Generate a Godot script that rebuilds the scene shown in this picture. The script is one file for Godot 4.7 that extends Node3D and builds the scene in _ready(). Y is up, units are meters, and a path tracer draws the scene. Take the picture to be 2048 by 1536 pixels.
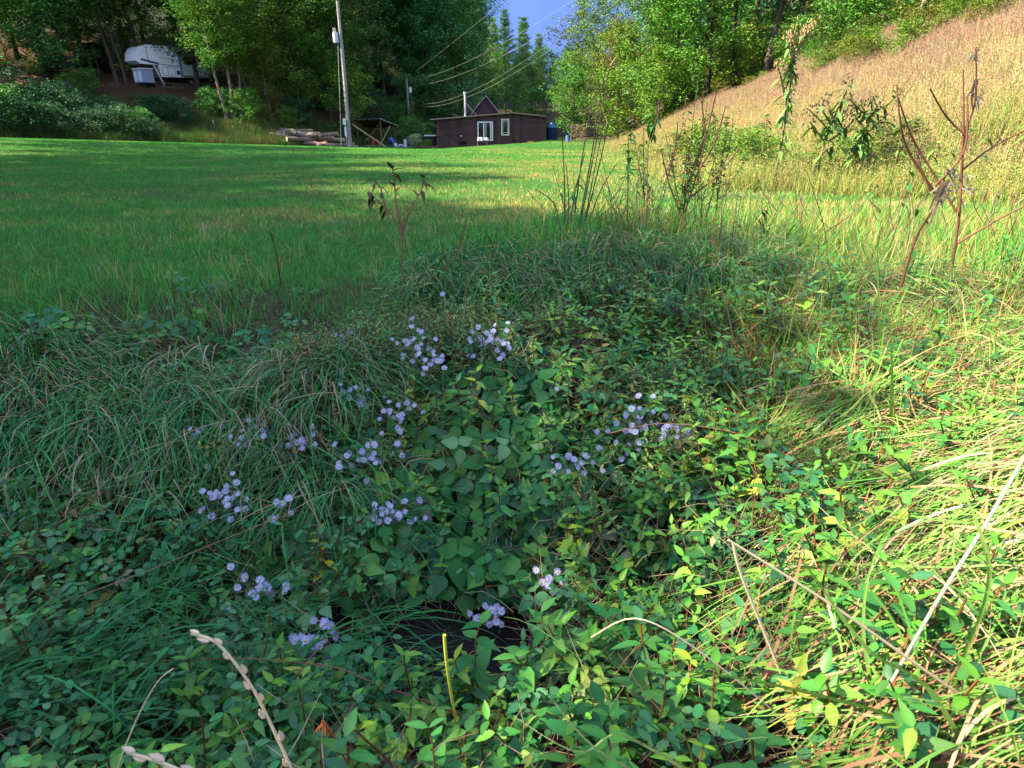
extends Node3D
# A meadow in a wooded valley, seen from the weedy bank of a small ditch. x right, y up, -z ahead; d below is distance ahead (-z).

const PITCH := 22.35

var rng := RandomNumberGenerator.new()
var taken := {}
var M := {}
var noise := FastNoiseLite.new()
var noise2 := FastNoiseLite.new()

# ---------------------------------------------------------------- mesh builder
class MB:
	var v := PackedVector3Array()
	var n := PackedVector3Array()
	var c := PackedColorArray()
	var ix := PackedInt32Array()
	func vert(p: Vector3, nn: Vector3, col: Color) -> int:
		v.append(p); n.append(nn); c.append(col)
		return v.size() - 1
	func tri(a: Vector3, b: Vector3, d: Vector3, col: Color) -> void:
		var nn := (d - a).cross(b - a).normalized()
		var k := v.size()
		v.append(a); v.append(b); v.append(d)
		n.append(nn); n.append(nn); n.append(nn)
		c.append(col); c.append(col); c.append(col)
		ix.append(k); ix.append(k + 1); ix.append(k + 2)
	func quad(a: Vector3, b: Vector3, d: Vector3, e: Vector3, col: Color) -> void:
		var nn := (d - a).cross(b - a) + (e - a).cross(d - a)
		nn = nn.normalized()
		var k := v.size()
		for p in [a, b, d, e]:
			v.append(p); n.append(nn); c.append(col)
		for q in [0, 1, 2, 0, 2, 3]:
			ix.append(k + q)
	func box(at: Vector3, size: Vector3, col: Color, b := Basis()) -> void:
		var h := size * 0.5
		var p := []
		for sx in [-1, 1]:
			for sy in [-1, 1]:
				for sz in [-1, 1]:
					p.append(at + b * Vector3(h.x * sx, h.y * sy, h.z * sz))
		# 0 --- 1 --+ 2 -+- 3 -++ 4 +-- 5 +-+ 6 ++- 7 +++
		quad(p[0], p[2], p[3], p[1], col)
		quad(p[4], p[5], p[7], p[6], col)
		quad(p[0], p[1], p[5], p[4], col)
		quad(p[2], p[6], p[7], p[3], col)
		quad(p[1], p[3], p[7], p[5], col)
		quad(p[0], p[4], p[6], p[2], col)
	func bar(a: Vector3, b: Vector3, w: float, t: float, col: Color) -> void:
		var y := (b - a).normalized()
		var x := y.cross(Vector3(0, 0, 1))
		if x.length() < 0.1:
			x = y.cross(Vector3(1, 0, 0))
		x = x.normalized()
		box((a + b) * 0.5, Vector3(w, a.distance_to(b), t), col, Basis(x, y, x.cross(y)))
	func tube(pts: Array, radii: Array, sides: int, col: Color, cap := false, tip := Color(-1, 0, 0)) -> void:
		var first := v.size()
		var u := Vector3.ZERO
		for k in pts.size():
			var t: Vector3 = (pts[mini(k + 1, pts.size() - 1)] - pts[maxi(k - 1, 0)]).normalized()
			if k == 0:
				u = t.cross(Vector3(0.31, 0.2, 0.93)).normalized()
			else:
				u = (u - t * u.dot(t)).normalized()
			var w := t.cross(u)
			var cc := col
			if tip.r >= 0.0:
				cc = col.lerp(tip, float(k) / (pts.size() - 1))
			for s in sides:
				var a := TAU * s / sides
				var r := u * cos(a) + w * sin(a)
				vert(pts[k] + r * float(radii[k]), r, cc)
		for k in pts.size() - 1:
			for s in sides:
				var a := first + k * sides + s
				var b := first + k * sides + (s + 1) % sides
				for q in [a, b + sides, b, a, a + sides, b + sides]:
					ix.append(q)
		if cap:
			for e in [0, pts.size() - 1]:
				var p0: Vector3 = pts[e]
				var f: int = first + e * sides
				for s in sides:
					tri(p0, v[f + s], v[f + (s + 1) % sides], col)
	func leaf(x: Transform3D, length: float, width: float, col: Color, fold := 0.25, droop := 0.15, kind := 0) -> void:
		# along +z of x, upper side +y
		var ts := [0.0, 0.14, 0.36, 0.68, 1.0]
		var ws := [0.0, 0.78, 1.0, 0.55, 0.0]
		if kind == 1: # lance
			ts = [0.0, 0.2, 0.45, 0.75, 1.0]; ws = [0.0, 0.75, 1.0, 0.62, 0.0]
		elif kind == 2: # round
			ts = [0.0, 0.12, 0.45, 0.82, 1.0]; ws = [0.0, 0.7, 1.0, 0.72, 0.0]
		var k := v.size()
		var z0 := 0.0
		for j in 5:
			var t: float = ts[j]
			var w: float = ws[j] * width * 0.5
			var y := -droop * t * t * length
			for s in [-1.0, 0.0, 1.0]:
				var p := Vector3(s * w, y + (absf(s) * fold * w), t * length)
				var nn := (x.basis * Vector3(-s * fold, 1.0, droop * t)).normalized()
				v.append(x * p); n.append(nn)
				c.append(col if s != 0.0 else Color(col.r * 1.12 + 0.004, col.g * 1.08 + 0.004, col.b * 1.1 + 0.002))
		for s in 2:
			var a := k + s
			for q in [k + 1, a + 4, a + 3]:
				ix.append(q)
			for j in [1, 2]:
				a = k + j * 3 + s
				for q in [a, a + 1, a + 4, a, a + 4, a + 3]:
					ix.append(q)
			a = k + 9 + s
			for q in [a, a + 1, k + 13]:
				ix.append(q)
	func leaf4(x: Transform3D, length: float, width: float, col: Color, fold := 0.2) -> void:
		var k := v.size()
		var nn := x.basis.y.normalized()
		for p in [Vector3.ZERO, Vector3(-width * 0.5, fold * width * 0.5, length * 0.42), Vector3(0, -0.08 * length, length), Vector3(width * 0.5, fold * width * 0.5, length * 0.42)]:
			v.append(x * p); c.append(col)
		for s in [0.0, -1.0, 0.0, 1.0]:
			n.append((nn - x.basis.x.normalized() * s * 0.3).normalized())
		for q in [0, 2, 1, 0, 3, 2]:
			ix.append(k + q)
	func blade(base: Vector3, dir: Vector3, length: float, width: float, bend: float, side: Vector3, segs: int, col: Color, tip: Color, curl := 0.0) -> void:
		# a ribbon that starts along dir and bends towards gravity
		var k := v.size()
		var p := base
		var d := dir.normalized()
		var step := length / segs
		for j in segs + 1:
			var t := float(j) / segs
			var w := width * 0.5 * (1.0 - t * t * 0.98) * (0.6 + 0.4 * minf(1.0, t * 4.0))
			var nn := d.cross(side).normalized()
			var cc := col.lerp(tip, t)
			v.append(p - side * w); n.append(nn); c.append(cc)
			v.append(p + side * w); n.append(nn); c.append(cc)
			p += d * step
			d = (d + Vector3.DOWN * bend * (0.4 + t)).normalized()
			if curl != 0.0:
				d = d.rotated(Vector3.UP, curl)
				side = side.rotated(Vector3.UP, curl)
		for j in segs:
			var a := k + j * 2
			for q in [0, 1, 3, 0, 3, 2]:
				ix.append(a + q)
	func mesh() -> ArrayMesh:
		var a := []
		a.resize(Mesh.ARRAY_MAX)
		a[Mesh.ARRAY_VERTEX] = v
		a[Mesh.ARRAY_NORMAL] = n
		a[Mesh.ARRAY_COLOR] = c
		a[Mesh.ARRAY_INDEX] = ix
		var m := ArrayMesh.new()
		m.add_surface_from_arrays(Mesh.PRIMITIVE_TRIANGLES, a)
		return m

# ---------------------------------------------------------------- naming and tagging
func numbered(called: String) -> String:
	if not taken.has(called):
		taken[called] = 0
		return called
	taken[called] += 1
	return "%s_%03d" % [called, taken[called]]

func tag(o: Node3D, label: String, category := "", group := "", kind := "") -> Node3D:
	if label: o.set_meta("label", label)
	if category: o.set_meta("category", category)
	if group: o.set_meta("group", group)
	if kind: o.set_meta("kind", kind)
	return o

func thing(called: String, label: String, category: String, at := Vector3.ZERO, turn := 0.0, group := "") -> Node3D:
	var o := Node3D.new()
	o.name = numbered(called)
	add_child(o)
	o.position = at
	o.rotation.y = turn
	tag(o, label, category, group)
	return o

func part(called: String, m: Mesh, mat: Material, parent: Node, at := Vector3.ZERO) -> MeshInstance3D:
	var o := MeshInstance3D.new()
	o.name = called
	o.mesh = m
	o.material_override = mat
	o.position = at
	parent.add_child(o, true)
	return o

func bit(called: String, b: MB, mat: Material, parent: Node, at := Vector3.ZERO) -> MeshInstance3D:
	return part(called, b.mesh(), mat, parent, at)

func solo(called: String, b: MB, mat: Material, label: String, category: String, group := "") -> MeshInstance3D:
	var o := MeshInstance3D.new()
	o.name = numbered(called)
	o.mesh = b.mesh()
	o.material_override = mat
	add_child(o)
	tag(o, label, category, group)
	return o

func scatter(called: String, m: Mesh, mat: Material, xs: Array, cols: Array, parent: Node) -> MultiMeshInstance3D:
	var mm := copies(m, xs, cols)
	var o := MultiMeshInstance3D.new()
	o.name = called
	o.multimesh = mm
	o.material_override = mat
	o.set_meta("kind", "stuff")
	parent.add_child(o, true)
	return o

func copies(m: Mesh, xs: Array, cols: Array) -> MultiMesh:
	var mm := MultiMesh.new()
	mm.transform_format = MultiMesh.TRANSFORM_3D
	mm.use_colors = cols.size() > 0
	mm.mesh = m
	mm.instance_count = xs.size()
	for i in xs.size():
		mm.set_instance_transform(i, xs[i])
		if cols.size():
			mm.set_instance_color(i, cols[i])
	return mm

func stuff(called: String, label: String) -> Node3D:
	var o := Node3D.new()
	o.name = numbered(called)
	add_child(o)
	return tag(o, label, "", "", "stuff")

# ---------------------------------------------------------------- random helpers
func rf(a: float, b: float) -> float:
	return rng.randf_range(a, b)

func lin(r: float, g: float, b: float) -> Color:
	return Color(r, g, b)

func vary(c: Color, k: float) -> Color:
	var f := 1.0 + rf(-k, k)
	return Color(c.r * f * (1.0 + rf(-k, k) * 0.5), c.g * f, c.b * f * (1.0 + rf(-k, k) * 0.4))

func pick(a: Array) -> Variant:
	return a[rng.randi() % a.size()]

func turned(yaw: float, tilt: float, toward: float) -> Basis:
	return Basis(Vector3.UP, toward) * Basis(Vector3.RIGHT, tilt) * Basis(Vector3.UP, yaw)

func facing(up: Vector3, yaw: float) -> Basis:
	# a basis whose y is up, spun by yaw
	var y := up.normalized()
	var x := y.cross(Vector3(0.1, 0.2, 1.0)).normalized()
	var b := Basis(x, y, x.cross(y))
	return b * Basis(Vector3.UP, yaw)

# ---------------------------------------------------------------- the lie of the land
var CP := PackedVector3Array()
var BL := PackedVector2Array([Vector2(-90, 34), Vector2(-60, 45), Vector2(-41, 55), Vector2(-26, 61), Vector2(-18, 70), Vector2(-10, 84), Vector2(0, 98), Vector2(12, 100)])
var BR := PackedVector2Array([Vector2(0, 9), Vector2(7, 8.5), Vector2(9.5, 7.2), Vector2(11, 5), Vector2(16, 4.9), Vector2(30, 5.8), Vector2(50, 6.9), Vector2(70, 9.5), Vector2(100, 12)])
var near_grid := PackedFloat32Array()

func land_points() -> void:
	var rows := {
		-6.0: [6.0, -1.42, 4.2, -1.75, 3.0, -2.05, 1.5, -2.05, 0.0, -1.8],
		-4.0: [5.6, -1.45, 5.0, -1.5, 4.0, -1.8, 3.0, -2.1, 2.0, -2.15, 0.8, -1.9],
		-2.5: [5.9, -1.47, 5.1, -1.55, 4.0, -1.9, 3.0, -2.15, 2.0, -2.2, 1.0, -2.0, 0.0, -1.6],
		-1.2: [6.2, -1.45, 5.4, -1.55, 4.2, -1.85, 3.2, -2.2, 2.4, -2.45, 1.6, -2.2, 0.8, -1.9, 0.0, -1.55],
		-0.3: [6.8, -1.4, 5.6, -1.5, 4.4, -1.75, 3.4, -2.05, 2.9, -2.4, 2.3, -2.62, 1.7, -2.3, 1.1, -1.95, 0.2, -1.5],
		0.5: [7.4, -1.3, 6.2, -1.42, 5.0, -1.62, 4.0, -1.85, 3.1, -2.1, 2.4, -2.45, 1.8, -2.1, 1.1, -1.75, 0.2, -1.45],
		1.25: [7.6, -1.27, 6.4, -1.38, 5.0, -1.55, 4.0, -1.72, 3.0, -1.85, 2.2, -1.75, 1.4, -1.5, 0.5, -1.4],
		2.1: [7.8, -1.28, 6.0, -1.38, 4.5, -1.45, 3.2, -1.5, 2.0, -1.38, 1.0, -1.33, 0.0, -1.3],
		3.5: [8.0, -1.32, 5.0, -1.33, 3.0, -1.3, 1.0, -1.25],
		5.5: [8.0, -1.38, 5.0, -1.3, 2.0, -1.2, 0.0, -1.1],
	}
	for x in rows:
		var r: Array = rows[x]
		for k in r.size() / 2:
			CP.append(Vector3(x, r[k * 2 + 1], r[k * 2]) * 0.62)
	for j in 81:
		for i in 121:
			near_grid.append(near_exact(-6.0 + i * 0.1, -2.0 + j * 0.1))

func near_exact(x: float, d: float) -> float:
	var s := 0.0
	var w := 0.0
	for p in CP:
		var q := (x - p.x) * (x - p.x) + (d - p.z) * (d - p.z) + 0.008
		q = 1.0 / (q * q)
		s += q * p.y
		w += q
	return s / w

func line(a: PackedVector2Array, x: float) -> float:
	if x <= a[0].x:
		return a[0].y
	for k in a.size() - 1:
		if x <= a[k + 1].x:
			return lerpf(a[k].y, a[k + 1].y, (x - a[k].x) / (a[k + 1].x - a[k].x))
	return a[a.size() - 1].y

func soft(s: float, k: float) -> float:
	return 0.0 if s <= 0.0 else (s * s / (2.0 * k) if s < k else s - k / 2.0)

func far_land(x: float, d: float) -> float:
	var h := -0.87 - 0.0175 * clampf(d - 4.0, 0.0, 66.0)
	h += 0.027 * maxf(0.0, -x - 8.0) * smoothstep(10.0, 50.0, d)
	h += 0.065 * clampf(x + 3.0, -5.0, 7.0) * smoothstep(45.0, 70.0, d)
	var k := 0.12 + 0.18 * (1.0 - smoothstep(-18.0, 0.0, x))
	var rise := soft(d - line(BL, x), 3.0)
	h += k * minf(rise, 34.0) + lerpf(0.05, k, smoothstep(9.0, 20.0, -x)) * maxf(0.0, rise - 34.0)
	var r := soft(x - line(BR, d), 2.0)
	h += 0.52 * minf(r, 30.0) + 0.3 * maxf(0.0, r - 30.0)
	return h

func land(x: float, d: float) -> float:
	if d < 7.0 and absf(x) < 5.0:
		return flat_land(x, d) + 0.15 * exp(-((x + 0.4) * (x + 0.4) / 0.4 + (d - 2.5) * (d - 2.5) / 0.16)) + 0.12 * exp(-((x - 0.85) * (x - 0.85) / 0.7 + (d - 4.6) * (d - 4.6) / 0.4))
	return flat_land(x, d)

func flat_land(x: float, d: float) -> float:
	var b := maxf(maxf(smoothstep(4.1, 5.4, d), smoothstep(3.1, 4.6, x)), maxf(smoothstep(3.1, 5.0, -x), smoothstep(0.6, 1.9, -d)))
	if b >= 1.0:
		return far_land(x, d)
	var gx := clampf((x + 6.0) * 10.0, 0.0, 119.99)
	var gd := clampf((d + 2.0) * 10.0, 0.0, 79.99)
	var i := int(gx)
	var j := int(gd)
	var fx := gx - i
	var fd := gd - j
	var k := j * 121 + i
	var h := lerpf(lerpf(near_grid[k], near_grid[k + 1], fx), lerpf(near_grid[k + 121], near_grid[k + 122], fx), fd)
	return lerpf(h, far_land(x, d), b)

func ground(x: float, d: float, lift := 0.0) -> Vector3:
	return Vector3(x, land(x, d) + lift, -d)

func slope(x: float, d: float) -> Vector3:
	var e := 0.12
	return Vector3(land(x - e, d) - land(x + e, d), 2.0 * e, land(x, d + e) - land(x, d - e)).normalized()

# ---------------------------------------------------------------- materials
func noise_tex(freq: float, lo: Color, hi: Color, sd: int, stretch := false) -> NoiseTexture2D:
	var n := FastNoiseLite.new()
	n.seed = sd
	n.frequency = freq
	n.fractal_octaves = 4
	var t := NoiseTexture2D.new()
	t.width = 256
	t.height = 256
	t.seamless = true
	t.noise = n
	var g := Gradient.new()
	g.set_color(0, lo)
	g.set_color(1, hi)
	t.color_ramp = g
	return t

func leafy(rough := 0.5, back := Color(0.55, 0.6, 0.25), spec := 0.4) -> StandardMaterial3D:
	var m := StandardMaterial3D.new()
	m.vertex_color_use_as_albedo = true
	m.roughness = rough
	m.metallic_specular = spec
	m.backlight_enabled = true
	m.backlight = back
	m.cull_mode = BaseMaterial3D.CULL_DISABLED
	return m

func plain(rough := 0.8, spec := 0.3, c := Color.WHITE) -> StandardMaterial3D:
	var m := StandardMaterial3D.new()
	m.vertex_color_use_as_albedo = true
	m.albedo_color = c
	m.roughness = rough
	m.metallic_specular = spec
	return m

func tinted(m: StandardMaterial3D, c: Color) -> StandardMaterial3D:
	var r: StandardMaterial3D = m.duplicate()
	r.albedo_color = c.linear_to_srgb()
	return r

func materials() -> void:
	M.leaf = leafy(0.55, Color(0.55, 0.7, 0.18), 0.22)
	M.gloss = leafy(0.42, Color(0.55, 0.7, 0.18), 0.3)
	M.grass = leafy(0.6, Color(0.6, 0.7, 0.25), 0.2)
	M.straw = leafy(0.7, Color(0.5, 0.45, 0.28), 0.2)
	M.petal = leafy(0.6, Color(0.5, 0.5, 0.6), 0.2)
	M.stem = plain(0.7, 0.3)
	M.paint = plain(0.45, 0.4)
	M.metal = plain(0.4, 0.6)
	M.metal.metallic = 0.5
	var bark := plain(0.95, 0.2)
	bark.albedo_texture = noise_tex(0.03, Color(0.45, 0.42, 0.4), Color(1, 1, 1), 5)
	bark.uv1_triplanar = true
	bark.uv1_scale = Vector3(1.6, 0.35, 1.6)
	M.bark = bark
	var wood := plain(0.85, 0.25)
	wood.albedo_texture = noise_tex(0.05, Color(0.55, 0.52, 0.5), Color(1, 1, 1), 9)
	wood.uv1_triplanar = true
	wood.uv1_scale = Vector3(3.0, 0.25, 3.0)
	M.wood = wood
	var soil := plain(0.95, 0.15)
	soil.albedo_texture = noise_tex(0.06, Color(0.5, 0.5, 0.5), Color(1, 1, 1), 12)
	soil.uv1_triplanar = true
	soil.uv1_world_triplanar = true
	soil.uv1_scale = Vector3(0.8, 0.8, 0.8)
	M.soil = soil
	var glass := StandardMaterial3D.new()
	glass.albedo_color = Color(0.02, 0.03, 0.035)
	glass.roughness = 0.05
	glass.metallic_specular = 0.6
	M.glass = glass
	var water := StandardMaterial3D.new()
	water.albedo_color = Color(0.008, 0.007, 0.006).linear_to_srgb()
	water.roughness = 0.12
	water.metallic_specular = 0.12
	M.water = water
	var foam := StandardMaterial3D.new()
	foam.albedo_color = Color(0.55, 0.6, 0.68)
	foam.roughness = 0.2
	M.foam = foam

# ---------------------------------------------------------------- plant shapes
func grass_patch(sd: int, size: float, count: int, h0: float, h1: float, w: float, bend: float, segs: int, cols: Array, lean := 0.5) -> ArrayMesh:
	rng.seed = sd
	var b := MB.new()
	for i in count:
		var a := rf(0, TAU)
		var dir := Vector3(cos(a) * rf(0.05, lean), 1.0, sin(a) * rf(0.05, lean))
		var q := rf(0, TAU)
		var col: Color = vary(pick(cols), 0.2)
		b.blade(Vector3(rf(-size, size) * 0.5, -0.01, rf(-size, size) * 0.5), dir, rf(h0, h1), w * rf(0.7, 1.3), bend * rf(0.4, 1.6), Vector3(cos(q), 0, sin(q)), segs, col, vary(col, 0.15) * Color(1.25, 1.15, 0.9))
	return b.mesh()

func seeding_patch(sd: int, size: float, count: int, h0: float, h1: float, w: float, cols: Array, seed_col: Color) -> ArrayMesh:
	# standing dry grass with loose seed heads
	rng.seed = sd
	var b := MB.new()
	for i in count:
		var a := rf(0, TAU)
		var lean := absf(rng.randfn()) * 0.45
		var dir := Vector3(cos(a) * lean, 1.0, sin(a) * lean)
		var q := rf(0, TAU)
		var col: Color = vary(pick(cols), 0.3)
		var p := Vector3(rf(-size, size) * 0.5, -0.01, rf(-size, size) * 0.5)
		var l := rf(h0, h1)
		b.blade(p, dir, l, w * rf(0.7, 1.6), 0.14 * rf(0.2, 1.8), Vector3(cos(q), 0, sin(q)), 3, col, vary(col, 0.2))
		if i % 2 == 0:
			var t := p + dir.normalized() * l * 0.85
			for j in 4:
				var ll := rf(0.012, 0.03)
				b.leaf4(Transform3D(facing(Vector3(rf(-1, 1), rf(-0.2, 1), rf(-1, 1)), rf(0, TAU)), t + Vector3(rf(-0.04, 0.04), rf(-0.06, 0.08), rf(-0.04, 0.04))), ll, ll * 0.6, vary(seed_col, 0.35))
	return b.mesh()

func droop_tuft(sd: int, count: int, l0: float, l1: float, w: float, cols: Array) -> ArrayMesh:
	# long blades that all lean towards +z and hang over
	rng.seed = sd
	var b := MB.new()
	for i in count:
		var a := rf(-1.1, 1.1)
		var out := Vector3(sin(a), rf(0.25, 1.2), cos(a))
		var side := Vector3(cos(a), 0, -sin(a))
		var col: Color = vary(pick(cols), 0.25)
		b.blade(Vector3(rf(-0.12, 0.12), rf(-0.02, 0.05), rf(-0.1, 0.1)), out, rf(l0, l1), w * rf(0.6, 1.3), rf(0.25, 0.6), (side + Vector3(0, rf(-0.3, 0.3), 0)).normalized(), 6, col, vary(col, 0.2), rng.randfn() * 0.07)
	return b.mesh()

func lying_grass(sd: int, count: int, l0: float, l1: float, w: float, cols: Array) -> ArrayMesh:
	# blades lying across each other, mostly along x
	rng.seed = sd
	var b := MB.new()
	for i in count:
		var a := rf(-0.45, 0.45) + (PI if rng.randf() < 0.35 else 0.0)
		var dir := Vector3(cos(a), rf(0.0, 0.35), sin(a))
		var col: Color = vary(pick(cols), 0.25)
		var l := rf(l0, l1)
		b.blade(Vector3(rf(-0.2, 0.2), rf(0.0, 0.1), rf(-0.2, 0.2)) - dir * l * 0.4, dir, l, w * rf(0.5, 1.3), rf(0.03, 0.25), Vector3(-sin(a), rf(-0.7, 0.7), cos(a)).normalized(), 6, col, vary(col, 0.2), rng.randfn() * 0.1)
	return b.mesh()

func trifoliate(sd: int, leaf_len: float, cols: Array, n := 3) -> ArrayMesh:
	rng.seed = sd
	var b := MB.new()
	for k in n:
		var c0 := Vector3(rf(-1, 1), rf(-0.3, 0.3), rf(-1, 1)) * leaf_len * 1.1
		var yaw := rf(0, TAU)
		var bs := Basis(Vector3.UP, yaw) * Basis(Vector3.RIGHT, rf(-0.2, 0.5))
		var col: Color = vary(pick(cols), 0.2)
		b.tube([c0, c0 - bs.z * leaf_len * 0.9 - Vector3(0, leaf_len * 0.5, 0)], [0.0016, 0.0018], 3, Color(0.09, 0.08, 0.03))
		for q in [-1.95, 0.0, 1.95]:
			var l := leaf_len * rf(0.8, 1.1) * (1.0 if q == 0.0 else 0.88)
			b.leaf(Transform3D(bs * Basis(Vector3.UP, q) * Basis(Vector3.BACK, rf(-0.3, 0.3)) * Basis(Vector3.RIGHT, rf(0.0, 0.35)), c0 + bs.z * leaf_len * (0.25 if q == 0.0 else 0.0)), l, l * 0.72, vary(col, 0.1), rf(0.1, 0.3), rf(0.1, 0.3))
	return b.mesh()

func leafy_shoot(sd: int, pairs: int, gap: float, l: float, ratio: float, kind: int, cols: Array, stem: Color, spread := 1.0) -> ArrayMesh:
	# an upright shoot along +y with leaves in crossed pairs
	rng.seed = sd
	var b := MB.new()
	var pts := []
	var p := Vector3.ZERO
	var d := Vector3(rf(-0.2, 0.2), 1, rf(-0.2, 0.2)).normalized()
	for k in pairs + 1:
		pts.append(p)
		p += d * gap
		d = (d + Vector3(rf(-0.25, 0.25), 0.02, rf(-0.25, 0.25))).normalized()
	b.tube(pts, pts.map(func(_q): return 0.002), 3, stem)
	for k in range(1, pairs + 1):
		var f := lerpf(1.0, 0.55, float(k) / pairs)
		for s in [0.0, PI]:
			var yaw: float = k * 1.5708 + s + rf(-0.4, 0.4)
			var bs := Basis(Vector3.UP, yaw) * Basis(Vector3.RIGHT, -rf(0.0, 0.8) * spread + 0.15)
			var ll := l * f * rf(0.8, 1.15)
			b.leaf(Transform3D(bs, pts[k]), ll, ll * ratio, vary(pick(cols), 0.18), rf(0.1, 0.35), rf(0.1, 0.4), kind)
	return b.mesh()

func oval_spray(sd: int, n: int, l: float, cols: Array) -> ArrayMesh:
	# thin branching stems with small oval leaves held flat
	rng.seed = sd
	var b := MB.new()
	for k in n:
		var a := rf(0, TAU)
		var e := Vector3(cos(a) * rf(0.3, 1.0), rf(0.4, 1.2), sin(a) * rf(0.3, 1.0)) * l * 3.0
		b.tube([Vector3(0, -l * 2.0, 0), e * 0.5 + Vector3(0, l * 0.3, 0), e], [0.0014, 0.0012, 0.0008], 3, Color(0.1, 0.09, 0.04))
		for q in 3:
			var ll := l * rf(0.7, 1.2)
			b.leaf(Transform3D(Basis(Vector3.UP, rf(0, TAU)) * Basis(Vector3.RIGHT, rf(-0.2, 0.45)), e + Vector3(rf(-1, 1), rf(-0.5, 0.3), rf(-1, 1)) * l * 0.8), ll, ll * rf(0.55, 0.7), vary(pick(cols), 0.18), rf(0.0, 0.2), rf(0.05, 0.25), 2)
	return b.mesh()

func twigs(sd: int, n: int, size: float, cols: Array) -> ArrayMesh:
	rng.seed = sd
	var b := MB.new()
	for k in n:
		var p := Vector3(rf(-1, 1), rf(0, 0.4), rf(-1, 1)) * size
		var d := Vector3(rf(-1, 1), rf(-0.3, 0.9), rf(-1, 1)).normalized()
		var pts := []
		for j in 4:
			pts.append(p)
			p += d * size * rf(0.3, 0.6)
			d = (d + Vector3(rf(-0.4, 0.4), rf(-0.5, 0.1), rf(-0.4, 0.4))).normalized()
		b.tube(pts, [0.0016, 0.0014, 0.0011, 0.0006], 3, vary(pick(cols), 0.25))
	return b.mesh()

func leaf_spray(b: MB, at: Vector3, n: int, r: float, l: float, needles := false) -> void:
	var shade := rf(0.8, 1.2)
	for k in n:
		var p := at + Vector3(rf(-1, 1), rf(-0.7, 0.5), rf(-1, 1)) * r
		var g := rf(0.65, 1.35) * shade
		var col := Color(g * rf(0.82, 1.25), g, g * rf(0.8, 1.1))
		if needles:
			var d := Vector3(rf(-1, 1), rf(-0.2, 0.9), rf(-1, 1)).normalized()
			b.blade(at + (p - at) * 0.5, d, l * rf(0.7, 1.3), l * 0.2, 0.05, d.cross(Vector3(0.3, 0.5, 0.8)).normalized(), 1, col, col)
		else:
			var ll := l * rf(0.7, 1.3)
			b.leaf4(Transform3D(facing(Vector3(rf(-0.9, 0.9), 1.0, rf(-0.9, 0.9)), rf(0, TAU)), p), ll, ll * rf(0.6, 0.85), col)

# ---------------------------------------------------------------- trees
var tree_kinds := {}

func limb(b: MB, p: Vector3, d: Vector3, length: float, r: float, col: Color, rise := 0.06, wob := 0.16) -> Array:
	var pts := []
	var rr := []
	var n := 6
	for k in n:
		pts.append(p)
		rr.append(r * (1.0 - 0.85 * k / (n - 1.0)))
		p += d * length / (n - 1)
		d = (d + Vector3(rf(-wob, wob), rise + rf(-0.05, 0.05), rf(-wob, wob))).normalized()
	b.tube(pts, rr, 5, col)
	return pts

func broadleaf(sd: int, H: float, R: float, base: float, limbs: int, per: int, leaf := 0.2, lean := Vector3.ZERO, girth := 0.012) -> Dictionary:
	rng.seed = sd
	var b := MB.new()
	var bark := Color(0.17, 0.145, 0.12)
	var pts := []
	var rr := []
	var p := Vector3(0, -0.4, 0)
	var d := (Vector3.UP + lean).normalized()
	var n := 10
	for k in n:
		pts.append(p)
		var t := k / (n - 1.0)
		rr.append(H * girth * (1.0 - t * 0.88) * (1.45 if k == 0 else 1.0))
		p += d * (H * 0.93 / (n - 1))
		d = (d + Vector3(rf(-0.08, 0.08), 0.05, rf(-0.08, 0.08))).normalized()
	b.tube(pts, rr, 8, bark)
	var cb := MB.new()
	for k in limbs:
		var t: float = lerpf(base / H, 0.97, pow((k + rf(0, 0.8)) / limbs, 0.9))
		var f := t * (n - 1) / 0.97
		var i := mini(int(f), n - 2)
		var at: Vector3 = pts[i].lerp(pts[i + 1], minf(f - i, 1.0))
		var a := k * 2.4 + rf(-0.5, 0.5)
		var shape := sin(PI * clampf((t * H - base + 0.14 * H) / (H - base + 0.16 * H), 0.0, 1.0))
		var l := R * (0.35 + 0.75 * shape) * rf(0.75, 1.15)
		var dir := Vector3(cos(a), rf(0.15, 0.7), sin(a)).normalized()
		var lp := limb(b, at, dir, l, rr[i] * 0.45, bark)
		for j in per:
			var q: float = pow(rng.randf(), 0.6) * 4.999
			var c0: Vector3 = lp[int(q)].lerp(lp[int(q) + 1], q - int(q))
			var off := Vector3(rng.randfn(), rng.randfn() * 0.55, rng.randfn()) * (0.2 + 0.11 * l)
			leaf_spray(cb, c0 + off, 12, leaf * 1.9, leaf)
	return {"trunk": b.mesh(), "crown": cb.mesh()}

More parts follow.
